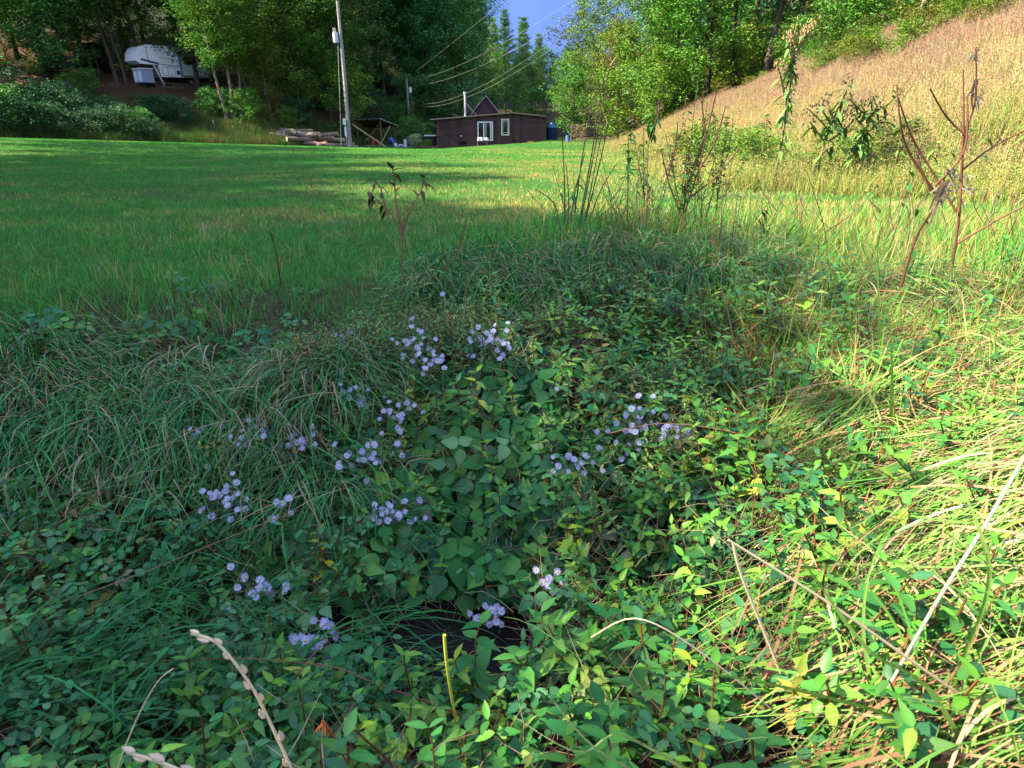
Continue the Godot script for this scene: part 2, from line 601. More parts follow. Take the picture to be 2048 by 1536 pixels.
func pine(sd: int, H: float, R: float, base: float) -> Dictionary:
	rng.seed = sd
	var b := MB.new()
	var bark := Color(0.14, 0.12, 0.1)
	b.tube([Vector3(0, -0.4, 0), Vector3(rf(-0.1, 0.1), H * 0.5, 0), Vector3(0, H, 0)], [H * 0.013, H * 0.009, 0.02], 7, bark)
	var cb := MB.new()
	var y := base
	while y < H:
		var t := (y - base) / (H - base)
		var l := R * (1.0 - t * 0.86) * rf(0.8, 1.1) * minf(1.0, 0.55 + t * 3.0)
		var a0 := rf(0, TAU)
		for k in 6:
			var a := a0 + k * TAU / 6 + rf(-0.25, 0.25)
			var ll := l * rf(0.7, 1.15)
			var dir := Vector3(cos(a), rf(0.02, 0.3) + t * 0.4, sin(a)).normalized()
			var lp := limb(b, Vector3(0, y + rf(-0.2, 0.2), 0), dir, ll, 0.04, bark, 0.03, 0.06)
			var m := int(3 + ll * 5)
			for j in m:
				var q := (0.25 + 0.75 * (j + rf(0, 1)) / m) * 4.99
				var c0: Vector3 = lp[int(q)].lerp(lp[int(q) + 1], q - int(q))
				leaf_spray(cb, c0 + Vector3(rf(-0.3, 0.3), rf(-0.1, 0.1), rf(-0.3, 0.3)), 12, 0.35, 0.42, true)
		y += rf(0.45, 0.75)
	return {"trunk": b.mesh(), "crown": cb.mesh()}

func tree(kind: String, x: float, d: float, s: float, green: Material, label: String, group := "", called := "tree", bark: Material = null, sink := 0.0) -> Node3D:
	var k: Dictionary = tree_kinds[kind]
	var o := thing(called, label, "tree", ground(x, d, -sink), fposmod(x * 7.3 + d * 3.1, TAU), group)
	o.scale = Vector3.ONE * s
	part("trunk", k.trunk, bark if bark else M.bark, o)
	part("crown", k.crown, green, o)
	return o

func greens() -> void:
	# the leaf colours of the woods (linear albedo); pine_lit has sunlight painted in
	var pal := {
		"bramble": Color(0.035, 0.1, 0.05), "mid": Color(0.085, 0.22, 0.04), "dark": Color(0.068, 0.2, 0.05), "blue": Color(0.062, 0.21, 0.08), "light": Color(0.13, 0.24, 0.035),
		"yellow": Color(0.15, 0.165, 0.03), "olive": Color(0.085, 0.115, 0.03), "pine": Color(0.07, 0.15, 0.05), "pine_lit": Color(0.12, 0.24, 0.075), "tan": Color(0.2, 0.14, 0.06),
	}
	for k in pal:
		M["g_" + k] = tinted(M.leaf, pal[k])
		M["g_" + k].backlight = Color(0.5, 0.62, 0.2)

# ---------------------------------------------------------------- the scene
func _ready() -> void:
	rng.seed = 11
	noise.seed = 3
	noise.frequency = 0.12
	noise2.seed = 8
	noise2.frequency = 0.5
	view_and_light()
	land_points()
	materials()
	greens()
	make_ground()
	make_tree_kinds()
	make_woods()
	make_cabin()
	make_yard()
	make_trailer_place()
	make_poles()
	make_meadow()
	make_hillside()
	make_left_bank()
	make_ditch_plants()
	make_asters()
	make_tall_weeds()
	make_near_stalks()

func view_and_light() -> void:
	var cam := Camera3D.new()
	cam.name = "camera"
	add_child(cam)
	var ca := CameraAttributesPhysical.new()
	ca.frustum_focal_length = 19.68
	ca.frustum_focus_distance = 3.0
	ca.exposure_aperture = 9.0
	cam.attributes = ca
	cam.near = 0.05
	cam.far = 1500.0
	ca.frustum_near = 0.05
	ca.frustum_far = 1500.0
	cam.rotation_degrees = Vector3(-PITCH, 0, 0)
	cam.current = true
	var we := WorldEnvironment.new()
	we.name = "world_environment"
	var e := Environment.new()
	e.background_mode = Environment.BG_SKY
	var sm := ProceduralSkyMaterial.new()
	sm.sky_top_color = Color(0.04, 0.07, 0.19).linear_to_srgb()
	sm.sky_horizon_color = Color(0.031, 0.057, 0.155).linear_to_srgb()
	sm.sky_curve = 0.25
	sm.ground_bottom_color = Color(0.12, 0.15, 0.1)
	sm.ground_horizon_color = Color(0.3, 0.35, 0.4)
	sm.sun_angle_max = 4.0
	var cn := FastNoiseLite.new()  # cloud cover added to brighten the sky out of view and lift the shade
	cn.seed = 31  # seed that leaves the visible patch of sky clear
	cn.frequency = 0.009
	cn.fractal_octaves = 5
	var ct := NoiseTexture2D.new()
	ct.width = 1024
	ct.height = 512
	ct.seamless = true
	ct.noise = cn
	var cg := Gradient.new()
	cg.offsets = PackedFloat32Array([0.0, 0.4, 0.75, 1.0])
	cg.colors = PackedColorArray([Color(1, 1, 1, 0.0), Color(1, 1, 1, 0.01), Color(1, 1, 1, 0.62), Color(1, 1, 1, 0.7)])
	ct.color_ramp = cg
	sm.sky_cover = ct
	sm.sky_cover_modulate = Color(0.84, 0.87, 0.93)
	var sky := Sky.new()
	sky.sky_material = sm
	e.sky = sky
	e.tonemap_mode = Environment.TONE_MAPPER_LINEAR
	e.tonemap_exposure = 6.6
	e.sdfgi_enabled = true
	e.ssao_enabled = true
	e.ssil_enabled = true
	we.environment = e
	add_child(we)
	var sun := DirectionalLight3D.new()
	sun.name = "sun"
	sun.light_color = Color(1.0, 0.94, 0.82)
	sun.light_energy = 1.2
	sun.light_angular_distance = 0.5
	sun.shadow_enabled = true
	add_child(sun)
	sun.look_at_from_position(Vector3(-74, 67, 5), Vector3.ZERO)

func make_ground() -> void:
	var b := MB.new()
	var rs := [0.0]
	var r := 0.25
	while r < 420.0:
		rs.append(r)
		r *= 1.045
	var na := 180
	for k in rs.size():
		for a in na:
			var t := TAU * a / na
			var x: float = rs[k] * sin(t)
			var d: float = rs[k] * cos(t)
			var p := ground(x, d)
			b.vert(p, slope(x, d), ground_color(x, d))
	for k in rs.size() - 1:
		for a in na:
			var i := k * na + a
			var j := k * na + (a + 1) % na
			for q in [i, i + na, j + na, i, j + na, j]:
				b.ix.append(q)
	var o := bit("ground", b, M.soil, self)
	tag(o, "earth of the meadow, ditch and hillsides", "", "", "structure")
	# the little pool at the bottom of the ditch
	var w := MB.new()
	var c := ground(-0.19, 1.45)
	c.y = -1.47
	for k in 20:
		var a := TAU * k / 20
		var a2 := TAU * (k + 1) / 20
		w.tri(c, c + Vector3(cos(a) * 0.66, 0, sin(a) * 0.45), c + Vector3(cos(a2) * 0.66, 0, sin(a2) * 0.45), Color.WHITE)
	tag(bit("water", w, M.water, self), "dark still water at the bottom of the ditch", "", "", "structure")

func ground_color(x: float, d: float) -> Color:
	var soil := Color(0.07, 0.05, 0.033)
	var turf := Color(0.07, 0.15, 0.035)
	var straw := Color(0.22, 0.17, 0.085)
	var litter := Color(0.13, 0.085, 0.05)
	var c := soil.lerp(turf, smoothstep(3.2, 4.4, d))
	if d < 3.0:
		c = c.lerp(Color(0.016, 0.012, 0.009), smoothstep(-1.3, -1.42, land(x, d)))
	var hill := smoothstep(-0.3, 1.0, x - line(BR, d)) * smoothstep(3.0, 6.0, d)
	c = c.lerp(straw, hill)
	var bank := smoothstep(-1.0, 3.0, d - line(BL, x))
	c = c.lerp(litter, bank)
	c = c.lerp(Color(0.045, 0.06, 0.025), smoothstep(80.0, 96.0, d))
	litter = litter.lerp(Color(0.05, 0.055, 0.025), 0.75)
	c = c.lerp(litter, smoothstep(14.0, 24.0, x + maxf(0.0, d - 45.0) * 0.3) * smoothstep(2.0, 20.0, d))
	return c

func make_tree_kinds() -> void:
	tree_kinds = {
		"oak": broadleaf(101, 17.0, 4.6, 4.0, 26, 36, 0.2),
		"poplar": broadleaf(102, 22.0, 4.2, 3.0, 34, 36, 0.24),
		"maple": broadleaf(103, 15.0, 4.4, 2.0, 26, 42, 0.2),
		"high": broadleaf(104, 18.0, 5.0, 6.5, 22, 40, 0.2, Vector3(0.06, 0, 0.05)),
		"lean": broadleaf(105, 16.0, 4.6, 5.5, 20, 40, 0.2, Vector3(-0.16, 0, 0.1)),
		"small": broadleaf(106, 7.0, 2.6, 0.8, 18, 26, 0.17),
		"bush": broadleaf(107, 3.2, 1.9, 0.2, 16, 22, 0.13),
		"pine": pine(108, 19.0, 4.8, 3.0),
		"pine2": pine(109, 16.0, 4.2, 2.0),
	}

func make_woods() -> void:
	var pale := tinted(M.bark, Color(1.9, 1.9, 1.8))
	var dark_bark := tinted(M.bark, Color(0.55, 0.52, 0.5))
	# the trees along the front of the left woods, one by one
	tree("lean", -45.0, 75.6, 1.05, M.g_mid, "thick leaning tree beside the dark shed, left of the trailer").rotation.y = 0.3
	tree("high", -42.2, 74.6, 1.0, M.g_mid, "tree with a thick twin trunk rising just before the trailer's nose")
	tree("lean", -41.4, 74.9, 0.9, M.g_olive, "dark trunk standing against the trailer's front end").rotation.y = 1.2
	tree("high", -27.9, 68.4, 0.85, M.g_light, "leafy tree with pale trunks on the bank right of the trailer", "", "tree", pale)
	tree("high", -28.2, 67.8, 0.8, M.g_mid, "slim grey trunked tree above the two white stakes", "", "tree", pale)
	tree("high", -27.2, 68.6, 0.86, M.g_light, "mossy grey trunk rising from the foot of the bank")
	tree("lean", -26.4, 70.6, 0.85, M.g_light, "double trunked tree with sunlit bark edges left of the log pile").rotation.y = 0.6
	tree("maple", -25.2, 71.6, 0.62, M.g_yellow, "thin white stemmed young tree behind the log pile", "", "tree", pale)
	tree("maple", -23.0, 74.5, 1.0, M.g_light, "broad bright leaved tree hanging low over the log pile")
	tree("maple", -20.2, 76.5, 0.9, M.g_mid, "tree with golden green foliage beside the tall power pole")
	tree("oak", -18.4, 78.5, 0.95, M.g_olive, "tree standing directly behind the tall power pole")
	tree("small", -17.4, 74.6, 1.1, M.g_light, "small bright bush tree just right of the tall power pole's middle")
	tree("small", -47.6, 71.0, 1.2, M.g_mid, "low dark tree over the brambles at the left edge")
	tree("oak", -51.5, 70.5, 1.0, M.g_dark, "dark oak at the far left edge of the picture, over the brambles")
	# the dark mass of the left woods
	rng.seed = 77
	var g := "trees of the shaded left woods"
	for i in 11:
		for j in 4:
			var x := -58.0 + i * 5.0 + rf(-1.8, 1.8)
			var d := line(BL, x) + 19.0 + j * 7.0 + rf(-2.0, 2.0) + (0.0 if x < -30.0 else -5.0)
			var kind: String = pick(["oak", "poplar", "poplar", "maple", "oak"])
			tree(kind, x, d, rf(0.95, 1.2), M["g_" + str(pick(["dark", "blue", "mid", "dark", "olive"]))], "tall dark leafy tree deep in the shaded woods behind the trailer and pole", g, "tree", dark_bark)
	for i in 8:
		tree("small", -52.0 + i * 4.6 + rf(-1, 1), line(BL, -52.0 + i * 4.6) + 22.0 + rf(-1, 3), rf(0.7, 1.1), M["g_" + str(pick(["mid", "dark", "light"]))], "understorey sapling in the shade among the left woods", "saplings under the left woods", "sapling")
	for i in 26:
		var x := -44.0 + i * 1.35 + rf(-0.6, 0.6)
		if x > -42.0 and x < -31.0:
			continue
		tree("bush", x, line(BL, x) + rf(7.0, 17.0), rf(0.6, 1.1), M["g_" + str(pick(["dark", "bramble", "mid"]))], "dim shrub on the ground under the left woods", "undergrowth shrubs in the left woods", "shrub")
	# the tall dark stand between the pole and the cabin, and its right edge against the sky
	var g2 := "tall dark trees between the power pole and the cabin"
	var stand := [[-19.8, 88.0, 1.0, "blue"], [-16.8, 91.0, 1.05, "dark"], [-18.8, 97.0, 1.2, "blue"], [-14.9, 96.0, 1.12, "blue"], [-21.8, 93.0, 1.15, "dark"], [-13.9, 103.0, 1.2, "dark"], [-16.3, 106.0, 1.3, "mid"], [-24.3, 86.0, 1.0, "blue"], [-13.7, 93.0, 0.98, "blue"]]
	for s in stand:
		tree("poplar", s[0], s[1], s[2], M["g_" + str(s[3])], "tall blue green tree in the dark stand between pole and cabin", g2, "tree", dark_bark)
	tree("poplar", -12.4, 97.0, 1.0, M.g_blue, "tall tree at the edge of the dark stand, its top against the sky")
	tree("oak", -10.4, 101.0, 0.8, M.g_mid, "shorter tree leaning out below the dark stand's top, left of the pines")
	tree("small", -9.6, 90.0, 1.2, M.g_dark, "rounded dark tree behind the cabin's stove pipe")
	tree("small", -13.2, 88.0, 0.9, M.g_dark, "dark bush behind the second power pole")
	tree("small", -6.2, 92.0, 1.1, M.g_blue, "dark tree just behind the cabin's gable")
	tree("poplar", -13.5, 119.0, 0.85, M.g_mid, "tree behind the dark stand at the left edge of the sky gap")
	# the far pines and trees that close the valley
	tree("pine", -5.9, 125.0, 0.86, M.g_pine_lit, "leftmost of the far pines, tallest against the sky", "", "pine_tree")
	tree("pine", -1.3, 130.0, 0.9, M.g_pine_lit, "pointed far pine standing alone in the middle of the sky gap", "", "pine_tree")
	tree("pine2", -3.6, 134.0, 0.95, M.g_pine_lit, "blunt pine between the two pointed far pines", "", "pine_tree")
	tree("pine2", 2.1, 136.0, 1.0, M.g_pine_lit, "far pine on the right of the pointed one, above the cabin's end", "", "pine_tree")
	tree("pine2", 5.4, 142.0, 0.85, M.g_pine_lit, "small far pine at the lowest point of the sky gap", "", "pine_tree")
	tree("oak", -3.2, 113.0, 0.52, M.g_mid, "rounded tree below the far pines, above the cabin's gable")
	tree("maple", 2.6, 116.0, 0.64, M.g_light, "pale sunlit tree below the far pines, above the cabin's roof peak")
	tree("maple", 0.2, 104.0, 0.6, M.g_mid, "sunlit tree just behind the right slope of the cabin's gable")
	tree("small", 3.4, 98.0, 1.05, M.g_mid, "low tree behind the right end of the cabin's roof")
	tree("oak", 6.0, 122.0, 0.68, M.g_mid, "tree filling the valley end beside the right woods")
	tree("small", -3.0, 99.0, 1.0, M.g_dark, "dark low tree behind the cabin's gable on its right")
	for i in 22:
		var x := -26.0 + i * 2.7 + rf(-1, 1)
		tree(str(pick(["oak", "pine2", "maple"])), x, rf(146, 175), rf(0.6, 0.85), M["g_" + str(pick(["mid", "dark", "pine"]))], "small far tree on the slope that closes the valley", "far trees at the valley's end")
	# the right woods, from the valley end to the hillside above the tall grass
	tree("oak", 9.0, 96.0, 1.0, M.g_olive, "feathery olive tree where the right woods meet the sky")
	tree("maple", 8.2, 88.0, 0.7, M.g_light, "pale yellow green tree behind the firewood rack")
	tree("oak", 12.6, 90.0, 1.1, M.g_light, "tall pale tree rising on the right beside the sky gap")
	tree("small", 7.2, 80.0, 1.2, M.g_mid, "bushy tree close behind the firewood rack")
	tree("oak", 15.5, 84.0, 1.1, M.g_olive, "broad olive tree in the right woods beyond the bright one")
	tree("maple", 11.2, 78.0, 0.85, M.g_yellow, "yellowing tree at the edge of the right woods")
	tree("small", 9.6, 70.0, 1.0, M.g_olive, "scrubby tree with bare twigs right of the firewood rack")
	tree("small", 9.4, 60.0, 0.95, M.g_light, "bright bush tree at the foot of the right hillside")
	tree("maple", 13.2, 64.0, 0.95, M.g_light, "tall bright tree left of the large green one on the hillside")
	tree("maple", 11.4, 51.0, 0.95, M.g_mid, "large bright green tree spreading low over the hillside edge", "", "tree", dark_bark)
	tree("maple", 13.4, 47.5, 0.95, M.g_mid, "dense green tree just left of the dark trunks on the hillside", "", "tree", dark_bark)
	tree("small", 10.4, 48.5, 0.8, M.g_light, "low leafy tree at the bottom corner of the hillside trees")
	tree("high", 15.0, 47.0, 0.8, M.g_olive, "tree with a dark straight trunk on the hillside's top edge", "", "tree", dark_bark)
	tree("high", 16.6, 46.0, 0.95, M.g_yellow, "tree with the thickest brown trunk on the hillside, leaves turning yellow")
	tree("oak", 18.0, 44.5, 0.75, M.g_olive, "tree behind the tall seeding weed on the hillside")
	tree("high", 18.4, 41.5, 0.8, M.g_olive, "pale barked trunk at the top of the tall grass", "", "tree", pale)
	tree("high", 16.75, 29.6, 0.7, M.g_olive, "slender white birch trunk at the upper edge of the tall grass", "", "birch_tree", tinted(M.bark, Color(5.0, 4.9, 4.7)))
	var g3 := "trees of the right hillside woods"
	for i in 9:
		for j in 2:
			tree(str(pick(["oak", "poplar", "maple"])), 19.0 + i * 0.6 + j * 6.0 + rf(-1, 1), 92.0 - i * 6.0 + rf(-2, 2), rf(0.85, 1.1), M["g_" + str(pick(["mid", "olive", "light", "dark"]))], "leafy tree farther up in the right hillside woods", g3)
	for i in 10:
		var t := i / 9.0
		tree(str(pick(["oak", "small", "maple"])), lerpf(21.5, 18.0, t) + rf(-1, 1.5), lerpf(46.0, 20.0, t) + rf(-2, 2), rf(0.55, 0.85), M["g_" + str(pick(["olive", "mid", "olive"]))], "brushy tree above the tall brown grass on the hillside", "brushy trees above the tall grass")
	for i in 14:
		var t := i / 13.0
		tree("bush", lerpf(17.2, 15.2, t) + rf(-0.8, 1.4), lerpf(43.0, 18.0, t) + rf(-1, 1), rf(0.55, 1.05), M["g_" + str(pick(["olive", "mid", "olive", "yellow"]))], "grey green shrub along the top edge of the tall grass", "shrubs along the top of the hillside grass", "shrub")
	for i in 26:
		var x := rf(10.5, 21.0)
		var d := rf(46.0, 66.0)
		tree("bush", x, d, rf(0.7, 1.3), M["g_" + str(pick(["olive", "mid", "light", "yellow"]))], "leafy shrub under the hillside trees, behind the tall grass", "shrubs under the hillside trees", "shrub")
	for i in 30:
		var t := rng.randf()
		tree("bush", lerpf(16.6, 13.6, t) + rf(-2.5, 0.8), lerpf(42.0, 19.0, t) + rf(-1, 1), rf(0.2, 0.42), M["g_" + str(pick(["olive", "mid", "light", "yellow"]))], "small low shrub poking out of the upper hillside grass", "low shrubs in the upper hillside grass", "shrub")
	# trees on the near left, beyond the picture's edge, whose shade lies on the ditch and the meadow
	var near_trees := [["maple", -13.2, 3.2, 0.78], ["maple", -15.0, 3.9, 0.93], ["maple", -14.6, 2.4, 0.86], ["maple", -15.0, 1.3, 0.8], ["maple", -13.0, -1.2, 0.7], ["small", -11.0, -1.5, 1.0], ["maple", -12.8, 1.0, 0.68], ["maple", -17.0, 1.5, 0.9], ["small", -10.5, 1.2, 0.85], ["oak", -18.5, -4.0, 0.72], ["maple", -13.5, -5.0, 0.5], ["maple", -15.3, 7.2, 0.84], ["maple", -16.5, 5.0, 0.86], ["oak", -20.0, 8.4, 0.92], ["maple", -17.5, 9.6, 0.72], ["maple", -16.8, 12.3, 0.95], ["maple", -19.5, 14.2, 0.78], ["oak", -21.5, 17.0, 0.85], ["maple", -20.6, 20.5, 1.05], ["oak", -23.5, 23.0, 0.95], ["oak", -24.0, 26.5, 1.0], ["oak", -29.0, 31.0, 1.15], ["maple", -33.0, 38.0, 1.25], ["oak", -38.0, 44.0, 1.25]]
	for s in near_trees:
		tree(s[0], s[1], s[2], s[3], M.g_mid, "tree on the left beyond the picture, shading the meadow", "shade trees left of the meadow")
	# a fallen pale log on the right hillside
	var b := MB.new()
	var p0 := ground(12.75, 27.6, 0.35)
	var p1 := ground(14.9, 30.2, 0.35)
	b.tube([p0, p0.lerp(p1, 0.35) + Vector3(0, 0.1, 0), p0.lerp(p1, 0.7) + Vector3(0, 0.05, 0), p1], [0.15, 0.17, 0.16, 0.11], 8, Color(0.5, 0.44, 0.38), true)
	solo("fallen_log", b, M.bark, "pale fallen log lying in the tall grass of the hillside", "log")

func make_cabin() -> void:
	var brown := Color(0.11, 0.066, 0.07)
	var house := thing("cabin", "long dark brown board cabin with a low roof and steep gable behind", "house", Vector3(0, 0, -71))
	var board := BoxMesh.new()
	board.size = Vector3(0.285, 1.0, 0.05)
	var mats := []
	for k in 5:
		var m := tinted(M.wood, vary(brown, 0.22))
		m.vertex_color_use_as_albedo = false
		mats.append(m)
	var x := -7.87
	while x < 3.4:
		var c := x + 0.15
		var top := roof_line(c) - 0.02
		var low := land(c, 71.0) - 0.25
		var o := part("wall_board", board, pick(mats), house, Vector3(c, (top + low) * 0.5, rf(0.0, 0.012)))
		o.scale.y = top - low
		x += 0.3
	var b := MB.new()
	var l := -7.87
	var r := 3.42
	# the walls behind the boards
	for q in [[l, -0.06, r, -0.06], [r, -0.06, r, -8.0], [r, -8.0, l, -8.0], [l, -8.0, l, -0.06]]:
		var n := 12
		for k in n:
			var ax := lerpf(q[0], q[2], float(k) / n)
			var bx := lerpf(q[0], q[2], (k + 1.0) / n)
			var az := lerpf(q[1], q[3], float(k) / n)
			var bz := lerpf(q[1], q[3], (k + 1.0) / n)
			b.quad(Vector3(ax, -3.2, az), Vector3(bx, -3.2, bz), Vector3(bx, roof_line(bx) - 0.03, bz), Vector3(ax, roof_line(ax) - 0.03, az), brown)
	bit("wall", b, M.wood, house)
	b = MB.new()
	var roof := Color(0.09, 0.085, 0.09)
	for q in [[-8.55, 0.05], [0.05, 3.6]]:
		for k in 6:
			var ax := lerpf(q[0], q[1], k / 6.0)
			var bx := lerpf(q[0], q[1], (k + 1) / 6.0)
			var a := Vector3(ax, roof_line(ax), 0.35)
			var c := Vector3(bx, roof_line(bx), 0.35)
			var back := Vector3(0, 0, -8.6)
			var up := Vector3(0, 0.1, 0)
			b.quad(a + up, c + up, c + up + back, a + up + back, roof)
			b.quad(a, a + back, c + back, c, roof)
			b.quad(a, c, c + up, a + up, Color(0.16, 0.13, 0.125))
	b.quad(Vector3(-8.55, roof_line(-8.55), 0.35), Vector3(-8.55, roof_line(-8.55) + 0.1, 0.35), Vector3(-8.55, roof_line(-8.55) + 0.1, -8.25), Vector3(-8.55, roof_line(-8.55), -8.25), roof)
	b.quad(Vector3(3.6, roof_line(3.6), 0.35), Vector3(3.6, roof_line(3.6) + 0.1, 0.35), Vector3(3.6, roof_line(3.6) + 0.1, -8.25), Vector3(3.6, roof_line(3.6), -8.25), roof)
	bit("roof", b, M.stem, house)
	for t in [[-7.75, -5.9, -0.28], [-5.75, -4.3, 0.14], [-1.9, -1.2, 0.35], [1.0, 3.35, 0.3]]:
		b = MB.new()
		b.box(Vector3((t[0] + t[1]) * 0.5, t[2], 0.045), Vector3(t[1] - t[0], 0.05, 0.03), Color(0.085, 0.055, 0.055))
		bit("trim_strip", b, M.wood, house)
	# sliding door
	var white := Color(0.72, 0.74, 0.78)
	var door := frame("sliding_door", house, -3.59, -2.0, -1.51, 0.33, 0.09, white)
	for k in [[-3.5, -2.99], [-2.9, -2.26], [-2.16, -2.09]]:
		pane(door, k[0], k[1], -1.42, 0.24)
	b = MB.new()
	for xx in [-2.945, -2.21]:
		b.box(Vector3(xx, -0.59, 0.05), Vector3(0.1, 1.66, 0.05), white)
	b.box(Vector3(-2.72, -0.59, 0.047), Vector3(0.035, 1.66, 0.03), white)
	bit("mullion", b, M.paint, door)
	# small window
	var cream := Color(0.62, 0.6, 0.5)
	var win := frame("window", house, -1.12, -0.29, -1.0, 0.6, 0.09, cream)
	pane(win, -1.03, -0.38, -0.91, 0.51)
	b = MB.new()
	for xx in [-0.95, -0.46]:
		b.box(Vector3(xx, -0.2, 0.05), Vector3(0.03, 1.42, 0.03), cream)
	for yy in [0.4, -0.74]:
		b.box(Vector3(-0.705, yy, 0.053), Vector3(0.65, 0.03, 0.03), cream)
	bit("grille", b, M.paint, win)
	# openings low in the wall
	for q in [[-5.2, -1.75, 0.85, 0.35], [0.2, -1.55, 0.2, 0.2], [-5.35, -1.05, 0.14, 0.14]]:
		b = MB.new()
		b.box(Vector3(q[0], q[1], 0.03), Vector3(q[2], q[3], 0.06), Color(0.008, 0.007, 0.007) if q[2] > 0.15 else Color(0.4, 0.4, 0.42))
		bit("wall_vent", b, M.stem, house)
	# the steep gable that rises behind
	var gab := Node3D.new()
	gab.name = "gable"
	house.add_child(gab, true)
	var apex := Vector3(-2.93, 2.95, -6.6)
	var gl := Vector3(-5.1, 0.5, -6.6)
	var gr := Vector3(-0.85, 0.5, -6.6)
	b = MB.new()
	b.tri(gl, apex, gr, brown)
	bit("gable_wall", b, M.wood, gab)
	var sh := BoxMesh.new()
	sh.size = Vector3(0.3, 0.3, 0.03)
	for row in 8:
		var y := 0.62 + row * 0.27
		var half := (2.85 - y) * 0.86 - 0.12
		var xx := -2.93 - half + (0.0 if row % 2 else 0.13)
		while xx < -2.93 + half - 0.1:
			var s := part("shingle", sh, pick(mats), gab, Vector3(xx + 0.15, y + 0.1 + rf(-0.02, 0.02), -6.56 + rf(0.0, 0.02)))
			s.rotation.x = -0.06
			xx += 0.305
	for s in [[gl, apex], [gr, apex]]:
		b = MB.new()
		var out: Vector3 = (s[0] - s[1]).normalized() * 0.15
		var a: Vector3 = s[0] + out + Vector3(0, 0.04, 0.3)
		var c: Vector3 = s[1] + Vector3(0, 0.04, 0.3)
		var back := Vector3(0, 0, -5.5)
		var up := Vector3(0, 0.11, 0)
		b.quad(a + up, c + up, c + up + back, a + up + back, Color(0.2, 0.19, 0.2))
		b.quad(a, a + back, c + back, c, Color(0.1, 0.08, 0.08))
		b.quad(a, c, c + up, a + up, Color(0.3, 0.27, 0.27))
		bit("gable_roof", b, M.stem, gab)
	# stove pipe
	b = MB.new()
	b.tube([Vector3(-5.05, 0.3, -3.0), Vector3(-5.03, 3.1, -3.0)], [0.11, 0.11], 10, Color(0.55, 0.57, 0.6))
	var pipe := bit("stove_pipe", b, M.metal, house)
	b = MB.new()
	b.tube([Vector3(-5.03, 3.1, -3.0), Vector3(-5.03, 3.16, -3.0), Vector3(-5.03, 3.28, -3.0)], [0.12, 0.19, 0.17], 10, Color(0.6, 0.6, 0.62), true)
	bit("pipe_cap", b, M.metal, pipe)
	b = MB.new()
	b.tube([Vector3(-5.03, 0.72, -3.0), Vector3(-5.03, 0.98, -3.0)], [0.2, 0.15], 10, Color(0.6, 0.6, 0.62))
	bit("pipe_collar", b, M.metal, pipe)
	for e in [[-3.75, 0.9, -3.4], [-4.1, 0.8, -4.6]]:
		b = MB.new()
		b.tube([Vector3(-5.0, 2.3, -3.0), Vector3(e[0], e[1], e[2])], [0.02, 0.02], 5, Color(0.5, 0.5, 0.5))
		bit("pipe_brace", b, M.metal, pipe)

func roof_line(x: float) -> float:
	return lerpf(0.47, 1.13, (x + 8.55) / 8.6) - 0.12 * pow((x + 4.2) / 4.3, 2.0) * 0.0 if x < 0.05 else lerpf(1.13, 0.8, (x - 0.05) / 3.45)

func frame(called: String, house: Node, x0: float, x1: float, y0: float, y1: float, w: float, col: Color) -> MeshInstance3D:
	var b := MB.new()
	b.box(Vector3((x0 + x1) * 0.5, y1 - w * 0.5, 0.055), Vector3(x1 - x0, w, 0.09), col)
	b.box(Vector3((x0 + x1) * 0.5, y0 + w * 0.5, 0.055), Vector3(x1 - x0, w, 0.09), col)
	b.box(Vector3(x0 + w * 0.5, (y0 + y1) * 0.5, 0.055), Vector3(w, y1 - y0 - 2.0 * w, 0.09), col)
	b.box(Vector3(x1 - w * 0.5, (y0 + y1) * 0.5, 0.055), Vector3(w, y1 - y0 - 2.0 * w, 0.09), col)
	return bit(called, b, M.paint, house)

func pane(parent: Node, x0: float, x1: float, y0: float, y1: float) -> void:
	var b := MB.new()
	b.box(Vector3((x0 + x1) * 0.5, (y0 + y1) * 0.5, 0.04), Vector3(x1 - x0, y1 - y0, 0.03), Color.WHITE)
	bit("pane", b, M.glass, parent)

